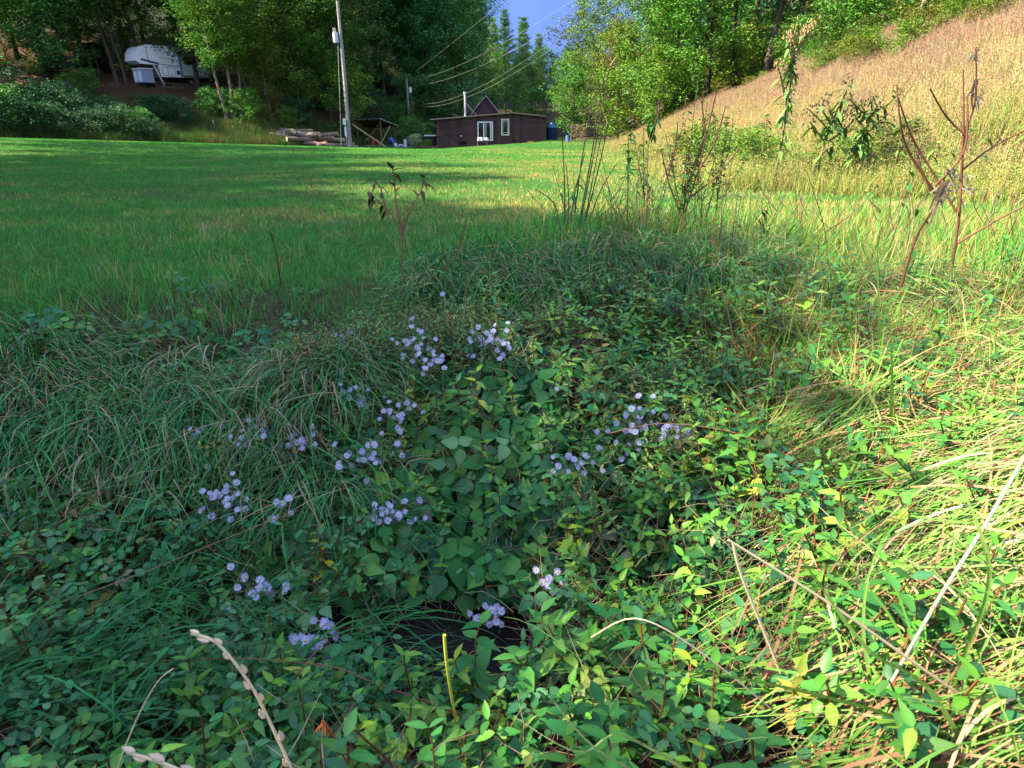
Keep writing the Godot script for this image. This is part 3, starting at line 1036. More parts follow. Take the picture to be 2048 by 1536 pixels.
func make_yard() -> void:
	rng.seed = 5
	var lumber := Color(0.42, 0.3, 0.16)
	var grey := Color(0.2, 0.17, 0.15)
	# bench with a white bundle before the sliding door
	var o := thing("bench", "rough wooden bench standing before the cabin's sliding door", "bench", Vector3(-3.1, land(-3.1, 70.2), -70.2))
	var b := MB.new()
	b.box(Vector3(0, 0.5, 0), Vector3(1.15, 0.06, 0.45), Color(0.25, 0.2, 0.17))
	bit("seat", b, M.wood, o)
	for s in [-0.48, 0.48]:
		b = MB.new()
		b.box(Vector3(s, 0.23, 0), Vector3(0.12, 0.47, 0.4), Color(0.3, 0.27, 0.25))
		bit("leg", b, M.wood, o)
	b = MB.new()
	for k in 6:
		lump(b, Vector3(-3.45 + k * 0.17, land(-3.1, 70.2) + 0.64 + rf(-0.03, 0.08), -70.2 + rf(-0.06, 0.06)), Vector3(rf(0.14, 0.2), rf(0.12, 0.2), 0.17), Color(0.72, 0.72, 0.74))
	solo("cloth_bundle", b, M.stem, "crumpled white bundle lying on the wooden bench", "bundle")
	# plank lying by the cabin's wall
	b = MB.new()
	b.box(ground(1.95, 70.4, 0.08), Vector3(0.6, 0.12, 0.25), Color(0.5, 0.33, 0.17))
	solo("timber_block", b, M.wood, "short orange timber block on the grass by the cabin wall", "block")
	# firewood rack on the right
	var at := ground(6.6, 67.0)
	o = thing("firewood_rack", "open firewood rack filled with split logs right of the cabin", "firewood rack", at, -0.1)
	for x in [-0.75, 0.75]:
		for z in [-0.4, 0.4]:
			b = MB.new()
			b.tube([Vector3(x, -0.2, z), Vector3(x + 0.03, 1.62 + (0.1 if x > 0 else 0.0), z)], [0.06, 0.05], 7, grey * 1.6)
			bit("post", b, M.bark, o)
	for y in [0.1, 0.62, 1.3]:
		b = MB.new()
		b.box(Vector3(0, y, 0), Vector3(1.75, 0.06, 0.9), grey * 1.9)
		bit("shelf", b, M.wood, o)
	for lv in [[0.13, 0.45], [0.65, 0.55], [1.33, 0.22]]:
		var y: float = lv[0]
		while y < lv[0] + lv[1]:
			var x := -0.62 + rf(0, 0.05)
			while x < 0.64:
				b = MB.new()
				var rr := rf(0.06, 0.085)
				b.tube([Vector3(x, y + rr, -0.4), Vector3(x + rf(-0.02, 0.02), y + rr, 0.42 + rf(-0.05, 0.05))], [rr, rr], 6, vary(Color(0.34, 0.19, 0.1), 0.6), true)
				bit("firewood", b, M.stem, o)
				x += rf(0.16, 0.22)
			y += 0.15
	# blue barrel and dark blue tank
	b = MB.new()
	b.tube([ground(5.6, 67.5), ground(5.6, 67.5, 0.1), ground(5.6, 67.5, 0.5), ground(5.6, 67.5, 0.6)], [0.22, 0.26, 0.26, 0.2], 12, Color(0.06, 0.12, 0.28), true)
	solo("blue_bucket", b, M.paint, "small blue bucket in the grass left of the firewood rack", "bucket")
	o = thing("water_tank", "dark blue tank with a pale top behind the cabin's right end", "tank", ground(4.6, 78.0))
	b = MB.new()
	b.tube([Vector3(0, 0, 0), Vector3(0, 1.3, 0)], [0.65, 0.65], 16, Color(0.02, 0.035, 0.08))
	bit("tank_body", b, M.paint, o)
	b = MB.new()
	b.tube([Vector3(0, 1.3, 0), Vector3(0, 1.65, 0), Vector3(0, 1.85, 0)], [0.66, 0.45, 0.1], 16, Color(0.12, 0.28, 0.5), true)
	bit("tank_lid", b, M.paint, o)
	# lean-to with its lumber
	o = thing("lean_to", "open lean-to with a dark tin roof between pole and cabin", "shed", Vector3.ZERO)
	var fl := Vector3(-17.2, 0.5, -73.0)
	var fr := Vector3(-14.1, 0.62, -73.0)
	var bl := Vector3(-16.2, -0.35, -77.0)
	var br := Vector3(-12.85, -0.15, -77.0)
	b = MB.new()
	var up := Vector3(0, 0.06, 0)
	b.quad(fl + up, fr + up, br + up, bl + up, Color(0.07, 0.1, 0.1))
	b.quad(fl, bl, br, fr, Color(0.1, 0.06, 0.045))
	b.quad(fl, fr, fr + up, fl + up, Color(0.05, 0.1, 0.11))
	bit("roof", b, M.stem, o)
	b = MB.new()
	b.bar(fr + Vector3(0.03, 0.02, 0.05), br + Vector3(0.03, 0.02, 0), 0.12, 0.06, Color(0.6, 0.58, 0.52))
	bit("roof_edge", b, M.wood, o)
	for k in 6:
		b = MB.new()
		b.bar(fl.lerp(fr, (k + 0.5) / 6.0) - up, bl.lerp(br, (k + 0.5) / 6.0) - up, 0.06, 0.1, Color(0.16, 0.09, 0.05))
		bit("rafter", b, M.wood, o)
	for q in [[-16.7, 73.4, 0.4], [-14.2, 73.5, 0.5], [-15.8, 76.6, -0.35], [-13.2, 76.6, -0.2]]:
		b = MB.new()
		b.bar(ground(q[0], q[1], -0.2), Vector3(q[0], q[2], -q[1]), 0.12, 0.12, Color(0.2, 0.13, 0.08))
		bit("post", b, M.wood, o)
	b = MB.new()
	b.bar(Vector3(-13.3, -0.1, -74.2), ground(-14.4, 73.2, 0.05), 0.1, 0.05, lumber)
	bit("brace", b, M.wood, o)
	b = MB.new()
	b.bar(Vector3(-14.1, 0.4, -73.6), ground(-15.9, 73.8, 0.5), 0.08, 0.05, Color(0.25, 0.16, 0.09))
	bit("brace", b, M.wood, o)
	b = MB.new()
	b.bar(Vector3(-17.0, 0.05, -72.7), ground(-13.5, 72.0, 0.05), 0.17, 0.05, lumber * 1.25)
	solo("long_plank", b, M.wood, "long tan plank leaning slantwise across the front of the lean-to", "plank")
	for q in [[-15.5, 72.4, 1.3, 0.3], [-14.9, 72.2, 1.8, -0.2]]:
		b = MB.new()
		b.box(ground(q[0], q[1], 0.12), Vector3(q[2], 0.05, 0.15), lumber, Basis(Vector3.UP, q[3]))
		solo("loose_board", b, M.wood, "loose tan board lying on the ground before the lean-to", "board", "boards before the lean-to")
	# tarp over a heap, with folds
	b = MB.new()
	for k in 8:
		var a0 := k / 8.0
		var a1 := (k + 1) / 8.0
		for j in 5:
			var p := []
			for q in [[a0, j], [a1, j], [a1, j + 1], [a0, j + 1]]:
				var hh: float = sin(PI * clampf(q[0], 0.06, 0.94)) * 0.95
				p.append(ground(-13.75 + q[0] * 0.95, 73.6 + q[1] * 0.22, maxf(0.0, hh - (0.18 if q[1] == 0 else 0.0) + 0.05 * sin(q[0] * 21.0 + q[1]))))
			b.quad(p[0], p[1], p[2], p[3], Color(0.03, 0.09, 0.4))
	solo("blue_tarp", b, M.paint, "bright blue tarp draped over a heap beside the lean-to", "tarp")
	# small odds and ends under and beside the lean-to
	var junk := [[-15.9, 74.3, 0.24, 0.8, Color(0.25, 0.27, 0.28), "grey_drum", "grey drum standing under the lean-to's left half", "drum"], [-15.2, 73.9, 0.22, 0.75, Color(0.35, 0.04, 0.05), "red_can", "red can among the clutter under the lean-to", "can"], [-14.7, 74.4, 0.2, 0.7, Color(0.05, 0.06, 0.09), "black_drum", "black drum under the lean-to behind the plank", "drum"], [-12.5, 72.4, 0.13, 0.45, Color(0.6, 0.66, 0.72), "white_jug", "white jug on the grass right of the blue tarp", "jug"], [-11.6, 73.4, 0.17, 0.85, Color(0.5, 0.56, 0.6), "pale_canister", "tall pale canister beside the scrap heap", "canister"]]
	for q in junk:
		b = MB.new()
		var g0 := ground(q[0], q[1])
		b.tube([g0, g0 + Vector3(0, q[3] * 0.08, 0), g0 + Vector3(0, q[3] * 0.5, 0), g0 + Vector3(0, q[3] * 0.9, 0), g0 + Vector3(0, q[3], 0)], [q[2] * 0.92, q[2], q[2] * 0.96, q[2], q[2] * 0.6], 10, q[4], true)
		solo(q[5], b, M.paint, q[6], q[7])
	b = MB.new()
	for k in 9:
		var p := ground(-12.1 + rf(-0.5, 0.5), 72.2 + rf(-0.3, 0.3), rf(0.03, 0.25))
		b.box(p, Vector3(rf(0.2, 0.8), rf(0.03, 0.1), rf(0.06, 0.2)), vary(Color(0.3, 0.33, 0.38), 0.5), Basis.from_euler(Vector3(rf(-0.4, 0.4), rf(0, 3), rf(-0.5, 0.5))))
	solo("scrap_heap", b, M.paint, "low heap of pale scrap boards between tarp and garden bed", "scrap heap")
	# garden bed and plants at the cabin's left corner
	o = thing("garden_bed", "low raised garden bed of weathered boards left of the cabin", "garden bed", ground(-9.4, 71.4))
	for q in [[0.0, 0.3, 2.6, 0.04], [0.0, -0.7, 2.6, 0.04]]:
		b = MB.new()
		b.box(Vector3(q[0], 0.1, q[1]), Vector3(q[2], 0.26, q[3]), Color(0.2, 0.12, 0.09))
		bit("side_board", b, M.wood, o)
	b = MB.new()
	b.box(Vector3(0, 0.08, -0.2), Vector3(2.5, 0.2, 0.95), Color(0.05, 0.035, 0.025))
	bit("soil", b, M.soil, o)
	for q in [["pale_shrub", -10.3, 72.0, 0.42, "g_light", "pale variegated bush in the garden bed left of the cabin"], ["garden_plant", -8.9, 71.4, 0.26, "g_light", "bright green leafy plant beside the cabin's left corner"], ["garden_plant", -9.8, 71.2, 0.2, "g_mid", "low dark plant at the front of the garden bed"]]:
		var k: Dictionary = tree_kinds.bush
		var t := thing(q[0], q[5], "plant", ground(q[1], q[2], 0.1))
		t.scale = Vector3.ONE * float(q[3])
		part("stem", k.trunk, M.bark, t)
		part("foliage", k.crown, tinted(M.leaf, Color(0.42, 0.46, 0.28)) if q[0] == "pale_shrub" else (tinted(M.leaf, Color(0.14, 0.32, 0.03)) if q[3] > 0.22 else M.g_mid), t)
	o = thing("dark_bin", "black bin with a white rim at the cabin's left corner", "bin", ground(-8.75, 72.6))
	b = MB.new()
	b.box(Vector3(0, 0.6, 0), Vector3(1.1, 1.3, 0.9), Color(0.012, 0.012, 0.016))
	bit("bin_body", b, M.stem, o)
	b = MB.new()
	b.box(Vector3(0, 1.29, 0), Vector3(1.2, 0.1, 1.0), Color(0.5, 0.52, 0.55))
	bit("bin_rim", b, M.paint, o)
	# red clay pots by the bed
	for q in [[-8.4, 71.0], [-8.1, 71.3]]:
		b = MB.new()
		b.tube([ground(q[0], q[1]), ground(q[0], q[1], 0.22), ground(q[0], q[1], 0.26)], [0.1, 0.16, 0.17], 10, Color(0.3, 0.11, 0.06), true)
		solo("clay_pot", b, M.stem, "reddish clay pot standing at the cabin's left corner", "pot", "clay pots at the cabin corner")
	# the log pile
	rng.seed = 9
	var k := 0
	for row in 3:
		for i in [9, 8, 6][row]:
			b = MB.new()
			var r := rf(0.16, 0.3)
			var xc: float = -20.6 + (i - [4.0, 3.5, 2.5][row]) * [0.75, 0.6, 0.55][row] + rf(-0.3, 0.3)
			var d := 67.4 + row * 0.3 + rf(-0.9, 0.9)
			var a := rf(-0.85, 0.85)
			var len := rf(1.3, 2.6) * (1.0 if row < 2 else 0.8)
			var dir := Vector3(cos(a), rf(-0.1, 0.14), sin(a))
			var mid := ground(xc, d, 0.2 + row * 0.42)
			var bark := vary(Color(0.32, 0.255, 0.2), 0.35)
			b.tube([mid - dir * len, mid - dir * len * 0.3 + Vector3(0, rf(-0.05, 0.05), 0), mid + dir * len * 0.4 + Vector3(0, rf(-0.05, 0.05), 0), mid + dir * len], [r * 1.05, r, r * 0.95, r * 0.85], 9, bark)
			var lg := solo("log", b, M.bark, ["weathered log on the ground in the bottom of the log pile", "weathered log in the middle of the log pile", "weathered log on top of the log pile left of the pole"][row], "log", ["logs at the bottom of the pile", "logs in the middle of the pile", "logs on top of the pile"][row])
			for e in [-1.0, 1.0]:
				var cb := MB.new()
				var c0: Vector3 = mid + dir * len * e
				cb.tube([c0 - dir * 0.03, c0 + dir * e * 0.012], [r * (1.04 if e < 0 else 0.86), r * (0.98 if e < 0 else 0.8)], 9, Color(0.42, 0.3, 0.19), true)
				bit("cut_end", cb, M.stem, lg)
			k += 1
	# two white stakes at the foot of the bank
	for q in [[-28.6, 65.5, 0.9], [-26.9, 65.7, 0.6]]:
		b = MB.new()
		b.bar(ground(q[0], q[1], -0.1), ground(q[0] - 0.1, q[1], q[2]), 0.06, 0.06, Color(0.6, 0.6, 0.62))
		solo("stake", b, M.paint, "taller white stake at the foot of the left bank" if q[2] > 0.8 else "shorter white stake nearer the log pile", "stake", "stakes along the bank")

func lump(b: MB, at: Vector3, size: Vector3, col: Color) -> void:
	var pts := []
	var rr := []
	for k in 6:
		var t := (k + 0.15) / 5.3 * 2.0 - 1.0
		pts.append(at + Vector3(0, t * size.y, 0))
		rr.append(sqrt(maxf(0.02, 1.0 - t * t)) * size.x * rf(0.9, 1.1))
	b.tube(pts, rr, 9, col, true)

func make_trailer_place() -> void:
	rng.seed = 21
	var white := Color(0.8, 0.83, 0.86)
	var dark := Color(0.03, 0.035, 0.05)
	var o := thing("camper_trailer", "long white camper trailer with a raised nose, parked among the left trees", "trailer", Vector3(-39.2, 4.1, -73.6), -0.626)
	var prof := PackedVector2Array([Vector2(0.05, 2.15), Vector2(-0.12, 2.9), Vector2(-0.55, 3.45), Vector2(-1.3, 3.72), Vector2(-3.2, 3.76), Vector2(-5.2, 3.6), Vector2(-7.8, 3.3), Vector2(-8.05, 3.0), Vector2(-8.1, 0.85), Vector2(-2.35, 0.72), Vector2(-2.2, 1.85), Vector2(-0.3, 1.88)])
	var b := MB.new()
	var idx := Geometry2D.triangulate_polygon(prof)
	for s in [0.0, -2.4]:
		for k in range(0, idx.size(), 3):
			b.tri(Vector3(s, prof[idx[k]].y, prof[idx[k]].x), Vector3(s, prof[idx[k + 1]].y, prof[idx[k + 1]].x), Vector3(s, prof[idx[k + 2]].y, prof[idx[k + 2]].x), white)
	for k in prof.size():
		var p := prof[k]
		var q := prof[(k + 1) % prof.size()]
		b.quad(Vector3(0, p.y, p.x), Vector3(-2.4, p.y, p.x), Vector3(-2.4, q.y, q.x), Vector3(0, q.y, q.x), white * (0.9 if k < 7 else 0.5))
	bit("body", b, M.paint, o)
	b = MB.new()
	b.box(Vector3(0.17, 2.05, -6.1), Vector3(0.34, 2.2, 3.0), Color(0.56, 0.62, 0.66))
	var slide := bit("slide_out", b, M.paint, o)
	b = MB.new()
	b.box(Vector3(0.19, 2.05, -4.57), Vector3(0.36, 2.3, 0.06), Color(0.06, 0.12, 0.25))
	b.box(Vector3(0.19, 0.93, -6.1), Vector3(0.36, 0.06, 3.1), Color(0.06, 0.09, 0.14))
	bit("slide_trim", b, M.paint, slide)
	b = MB.new()
	b.box(Vector3(0.35, 2.45, -5.6), Vector3(0.03, 0.75, 1.3), Color(0.02, 0.025, 0.02))
	bit("window", b, M.glass, slide)
	b = MB.new()
	b.box(Vector3(0.01, 2.55, -7.75), Vector3(0.03, 0.6, 0.45), Color(0.02, 0.025, 0.02))
	bit("window", b, M.glass, o)
	for q in [[-2.85, 1.28, 0.55, 0.75], [-3.55, 1.28, 0.75, 0.75], [-4.3, 1.22, 0.3, 0.35]]:
		b = MB.new()
		b.box(Vector3(0.012, q[1], q[0]), Vector3(0.02, q[3] + 0.07, q[2] + 0.07), Color(0.05, 0.1, 0.2))
		b.box(Vector3(0.02, q[1], q[0]), Vector3(0.03, q[3], q[2]), white if q[2] > 0.4 else dark)
		bit("cargo_door" if q[2] > 0.4 else "vent", b, M.paint, o)
	b = MB.new()
	for q in [[-0.5, 2.3, -2.3, 1.98, 0.2], [-2.3, 1.98, -4.5, 1.85, 0.12], [-2.4, 2.6, -4.4, 2.5, 0.05], [-1.2, 3.3, -1.25, 2.0, 0.05], [-5.0, 3.5, -8.0, 3.05, 0.05], [-6.5, 1.25, -8.0, 1.55, 0.1]]:
		b.bar(Vector3(0.008, q[1], q[0]), Vector3(0.008, q[3], q[2]), 0.02, q[4], Color(0.07, 0.08, 0.11))
	bit("stripe", b, M.paint, o)
	for z in [-5.6, -6.5]:
		b = MB.new()
		b.tube([Vector3(-0.3, 0.38, z), Vector3(-0.02, 0.38, z)], [0.38, 0.38], 14, Color(0.015, 0.015, 0.016), true)
		var w := bit("wheel", b, M.stem, o)
		b = MB.new()
		b.tube([Vector3(-0.05, 0.38, z), Vector3(0.0, 0.38, z)], [0.2, 0.17], 12, Color(0.4, 0.4, 0.42), true)
		bit("rim", b, M.metal, w)
	b = MB.new()
	b.bar(Vector3(-0.1, 1.9, -1.7), Vector3(0.05, -0.15, -2.5), 0.1, 0.1, Color(0.6, 0.62, 0.65))
	bit("landing_leg", b, M.paint, o)
	b = MB.new()
	b.bar(Vector3(-0.1, 0.8, -8.0), Vector3(0.0, -0.1, -8.0), 0.12, 0.12, Color(0.6, 0.62, 0.65))
	bit("corner_leg", b, M.paint, o)
	# box trailer under the nose
	o = thing("box_trailer", "low box trailer with two pale panels under the camper's nose", "trailer", Vector3(-39.5, 4.0, -75.0), -0.626)
	b = MB.new()
	b.box(Vector3(0, 0.85, 0), Vector3(1.9, 1.3, 1.2), Color(0.3, 0.38, 0.5))
	bit("body", b, M.paint, o)
	for x in [-0.5, 0.42]:
		b = MB.new()
		b.box(Vector3(x, 0.8, 0.61), Vector3(0.66, 0.95, 0.04), Color(0.66, 0.72, 0.78))
		bit("panel", b, M.paint, o)
	b = MB.new()
	b.box(Vector3(0, 1.54, 0), Vector3(2.1, 0.08, 1.3), white)
	bit("roof", b, M.paint, o)
	# dark shed, vehicle and mower left of it
	o = thing("dark_shed", "narrow dark open shed beside the thick leaning tree", "shed", ground(-45.6, 76.4), -0.2)
	for q in [[Vector3(0, 1.3, -1.2), Vector3(2.3, 2.6, 0.08), "back_wall"], [Vector3(-1.15, 1.3, -0.4), Vector3(0.08, 2.6, 1.6), "side_wall"], [Vector3(1.15, 1.3, -0.4), Vector3(0.08, 2.6, 1.6), "side_wall"], [Vector3(0, 2.7, -0.4), Vector3(2.8, 0.1, 2.1), "roof"]]:
		b = MB.new()
		b.box(q[0], q[1], Color(0.03, 0.02, 0.016))
		bit(q[2], b, M.wood, o)
	b = MB.new()
	b.bar(Vector3(1.2, 2.5, 0.7), Vector3(1.5, 0.0, 0.9), 0.09, 0.09, Color(0.2, 0.17, 0.14))
	bit("post", b, M.wood, o)
	o = thing("dark_truck", "dark pickup truck half hidden in the shade left of the shed", "truck", ground(-47.6, 74.2), 0.25)
	b = MB.new()
	b.box(Vector3(0, 0.75, 0), Vector3(3.6, 0.7, 1.6), Color(0.012, 0.014, 0.02))
	b.box(Vector3(-0.4, 1.35, 0), Vector3(1.7, 0.6, 1.5), Color(0.012, 0.014, 0.02))
	bit("body", b, M.paint, o)
	b = MB.new()
	b.box(Vector3(-0.4, 1.38, 0.74), Vector3(1.4, 0.4, 0.05), Color.WHITE)
	bit("window", b, M.glass, o)
	for x in [-1.1, 1.15]:
		b = MB.new()
		b.tube([Vector3(x, 0.36, 0.6), Vector3(x, 0.36, 0.85)], [0.36, 0.36], 14, Color(0.012, 0.012, 0.012), true)
		bit("wheel", b, M.stem, o)
	o = thing("red_mower", "small red riding mower at the mouth of the dark shed", "mower", ground(-46.2, 73.7), 0.4)
	b = MB.new()
	b.box(Vector3(0.3, 0.6, 0), Vector3(0.8, 0.4, 0.5), Color(0.4, 0.03, 0.03))
	b.box(Vector3(-0.35, 0.45, 0), Vector3(0.7, 0.15, 0.6), Color(0.4, 0.03, 0.03))
	bit("body", b, M.paint, o)
	b = MB.new()
	b.box(Vector3(-0.4, 0.7, 0), Vector3(0.35, 0.4, 0.4), Color(0.03, 0.03, 0.03))
	bit("seat", b, M.stem, o)
	for q in [[0.5, 0.2], [-0.4, 0.28]]:
		b = MB.new()
		b.tube([Vector3(q[0], q[1], 0.25), Vector3(q[0], q[1], 0.42)], [q[1], q[1]], 10, Color(0.015, 0.015, 0.015), true)
		bit("wheel", b, M.stem, o)
	# a rough wooden railing on the bank below the trailer
	o = thing("railing", "rough wooden railing on the dirt bank below the trailer", "railing")
	var last := Vector3.ZERO
	for k in 4:
		var p := ground(-37.9 + k * 0.85, 74.2 + k * 0.15, 0.0)
		b = MB.new()
		b.bar(p - Vector3(0, 0.2, 0), p + Vector3(0.02, 0.95, 0), 0.1, 0.1, Color(0.12, 0.08, 0.055))
		bit("post", b, M.wood, o)
		if k:
			for y in [0.45, 0.88]:
				b = MB.new()
				b.bar(last + Vector3(0, y, 0), p + Vector3(0, y, 0), 0.08, 0.05, Color(0.15, 0.1, 0.07))
				bit("rail", b, M.wood, o)
		last = p

func make_poles() -> void:
	var grey := Color(0.36, 0.34, 0.34)
	var o := thing("power_pole", "tall weathered wooden power pole with a transformer, beside the log pile", "utility pole", ground(-15.85, 66.0))
	var b := MB.new()
	b.tube([Vector3(0, -0.5, 0), Vector3(0.0, 4.0, 0), Vector3(0.05, 8.0, 0), Vector3(0.02, 12.45, 0)], [0.2, 0.18, 0.155, 0.12], 12, grey, true, Color(0.5, 0.48, 0.47))
	bit("pole", b, M.wood, o)
	b = MB.new()
	b.tube([Vector3(-0.42, 9.1, 0.1), Vector3(-0.42, 9.2, 0.1), Vector3(-0.42, 9.85, 0.1), Vector3(-0.42, 9.95, 0.1)], [0.2, 0.25, 0.25, 0.2], 14, Color(0.5, 0.53, 0.57), true)
	var t := bit("transformer", b, M.paint, o)
	b = MB.new()
	for x in [-0.55, -0.4]:
		b.tube([Vector3(x, 9.9, 0.1), Vector3(x - 0.02, 10.3, 0.1)], [0.05, 0.035], 8, Color(0.45, 0.45, 0.45), true)
	bit("bushing", b, M.paint, t)
	b = MB.new()
	b.tube([Vector3(-0.28, 0.0, 0.12), Vector3(-0.28, 2.4, 0.12)], [0.035, 0.035], 6, Color(0.4, 0.43, 0.46))
	b.tube([Vector3(0.0, 2.5, 0.17), Vector3(0.02, 9.0, 0.16)], [0.025, 0.02], 6, Color(0.5, 0.5, 0.5))
	bit("conduit", b, M.metal, o)
	b = MB.new()
	b.box(Vector3(-0.32, 2.35, 0.15), Vector3(0.26, 0.55, 0.18), Color(0.45, 0.52, 0.6))
	b.box(Vector3(-0.28, 1.45, 0.15), Vector3(0.2, 0.9, 0.14), Color(0.4, 0.47, 0.55))
	bit("meter_box", b, M.paint, o)
	b = MB.new()
	b.tube([Vector3(-16.1, 7.6, -66.0), ground(-16.5, 65.0)], [0.022, 0.022], 5, Color(0.42, 0.42, 0.42))
	solo("guy_wire", b, M.metal, "steel guy wire running straight down beside the tall power pole", "wire")
	o = thing("far_power_pole", "grey power pole with a small transformer before the dark woods", "utility pole", ground(-12.75, 85.0))
	b = MB.new()
	b.tube([Vector3(0, -0.5, 0), Vector3(-0.1, 6.3, 0)], [0.17, 0.12], 10, Color(0.34, 0.36, 0.4), true)
	bit("pole", b, M.wood, o)
	b = MB.new()
	b.tube([Vector3(0.3, 4.75, 0.1), Vector3(0.3, 4.85, 0.1), Vector3(0.3, 5.3, 0.1), Vector3(0.3, 5.38, 0.1)], [0.14, 0.18, 0.18, 0.13], 10, Color(0.55, 0.6, 0.64), true)
	bit("transformer", b, M.paint, o)
	b = MB.new()
	b.tube([ground(-12.2, 84.6), ground(-12.3, 84.6, 4.3)], [0.09, 0.07], 8, Color(0.22, 0.15, 0.1), true)
	solo("brown_post", b, M.wood, "thin brown post standing just right of the far power pole", "post")
	b = MB.new()
	b.tube([Vector3(-12.85, 5.0, -85.0), ground(-16.4, 86.5, 0.3)], [0.02, 0.02], 4, Color(0.2, 0.21, 0.2))
	solo("guy_wire", b, M.metal, "thin dark guy wire slanting down left of the far power pole", "wire")
	var top := Vector3(-12.85, 5.25, -85.0)
	var wires := [[top, Vector3(9.3, 6.7, 0.0), 0.2, "topmost wire climbing from the far pole across the sky"], [top - Vector3(0, 0.3, 0), Vector3(7.6, 7.9, -30.0), 1.2, "second wire from the top, in front of the left pines"], [top - Vector3(0, 0.9, 0), Vector3(7.4, 7.4, -34.0), 1.3, "faint third wire below the top pair"], [Vector3(-12.7, 2.6, -84.8), Vector3(7.0, 6.2, -18.0), 2.0, "upper of the two thick service cables above the cabin"], [Vector3(-12.7, 2.4, -84.8), Vector3(7.0, 6.0, -18.4), 2.1, "lower of the two thick service cables above the cabin"]]
	for w in wires:
		b = MB.new()
		var pts := []
		var rr := []
		for k in 25:
			var q := k / 24.0
			pts.append((w[0] as Vector3).lerp(w[1], q) - Vector3(0, float(w[2]) * 4.0 * q * (1.0 - q), 0))
			rr.append(0.008)
		b.tube(pts, rr, 4, Color(0.32, 0.32, 0.3))
		solo("power_line", b, M.metal, w[3], "wire")

# ---------------------------------------------------------------- grass
func open_meadow(x: float, d: float) -> bool:
	if x > line(BR, d) + 0.6 or d > line(BL, x) + 0.4:
		return false
	if d > 70.6 and d < 80.0 and x > -8.3 and x < 4.0:
		return false
	if d < 5.0 and land(x, d) < (-1.05 if x < -0.5 else -0.965):
		return false
	return true

func make_meadow() -> void:
	var green := [Color(0.04, 0.23, 0.05), Color(0.06, 0.27, 0.055), Color(0.1, 0.28, 0.06), Color(0.035, 0.2, 0.06)]
	var mixed := [Color(0.08, 0.24, 0.04), Color(0.14, 0.28, 0.06), Color(0.3, 0.27, 0.14), Color(0.1, 0.25, 0.05), Color(0.4, 0.32, 0.2)]
	var o := stuff("meadow_grass", "mown green grass of the meadow, straw coloured in patches")
	# [size, blades, h0, h1, width, grid step, from d, to d]
	var rings := [[0.5, 170, 0.03, 0.1, 0.004, 0.3, 2.4, 8.5], [1.1, 300, 0.03, 0.085, 0.007, 0.72, 8.5, 27.0], [2.8, 420, 0.04, 0.1, 0.016, 1.75, 27.0, 98.0]]
	for q in rings.size():
		var r: Array = rings[q]
		var shapes := []
		for k in 3:
			shapes.append(grass_patch(300 + q * 10 + k, r[0], r[1], r[2], r[3], r[4], 0.14, 3 if q == 0 else 2, green, 1.1))
		for k in 3:
			shapes.append(grass_patch(340 + q * 10 + k, r[0], r[1], r[2], r[3], r[4], 0.14, 3 if q == 0 else 2, mixed, 1.1))
		var xs := [[], [], [], [], [], []]
		var cs := [[], [], [], [], [], []]
		rng.seed = 400 + q
		var d: float = r[6]
		while d < r[7]:
			var x := -maxf(1.15 * d + 3.0, 4.0)
			var x1 := minf(0.95 * d + 2.0, line(BR, d) + 0.6)
			while x < x1:
				var px: float = x + rf(-0.5, 0.5) * r[5]
				var pd: float = d + rf(-0.5, 0.5) * r[5]
				x += r[5]
				if not open_meadow(px, pd):
					continue
				var nz := noise.get_noise_2d(px * 2.0, pd * 2.0)
				var dry := 0.3 + nz * 0.9 + 0.45 * smoothstep(-4.0, 2.0, px) * (1.0 - smoothstep(10.0, 60.0, pd)) - 0.4 * smoothstep(2.0, 10.0, -px) - 0.5 * (1.0 - smoothstep(4.0, 6.0, pd))  # straw noise plus gradients: sunlit zone painted yellower, shaded left side greener
				var s := (rng.randi() % 3) + (3 if rng.randf() < dry else 0)
				xs[s].append(Transform3D(facing(slope(px, pd), rf(0, TAU)) * Basis.from_scale(Vector3(1, rf(0.7, 1.25), 1)), ground(px, pd)))
				var g := rf(0.85, 1.15)
				cs[s].append(Color(g * (1.0 + 0.35 * clampf(dry, 0.0, 1.0)), g, g))
			d += r[5]
		for s in 6:
			scatter("blades", shapes[s], M.grass, xs[s], cs[s], o)
	# longer loose grass along the top of the bank
	o = stuff("bank_top_grass", "longer loose grass along the top edge of the ditch bank")
	for k in 4:
		var m := grass_patch(380 + k, 0.3, 26, 0.14, 0.38, 0.006, 0.16, 4, green if k < 3 else mixed, 0.7)
		rng.seed = 390 + k
		var xs := []
		var cs := []
		for i in 240:
			var x := rf(-5.0, 4.2)
			var d := rf(2.8, 6.2)
			if land(x, d) < -1.0 or (d > 4.9 and rng.randf() < 0.7) or (x < 0.3 and d > 4.4 and rng.randf() < 0.6):
				continue
			xs.append(Transform3D(facing(slope(x, d), rf(0, TAU)) * Basis.from_scale(Vector3.ONE * rf(0.6, 1.1) * (0.55 if x < -0.3 and d > 3.1 else 1.0)), ground(x, d)))
			cs.append(Color(rf(0.8, 1.1), rf(0.85, 1.1), rf(0.8, 1.1)))
		scatter("blades", m, M.grass, xs, cs, o)

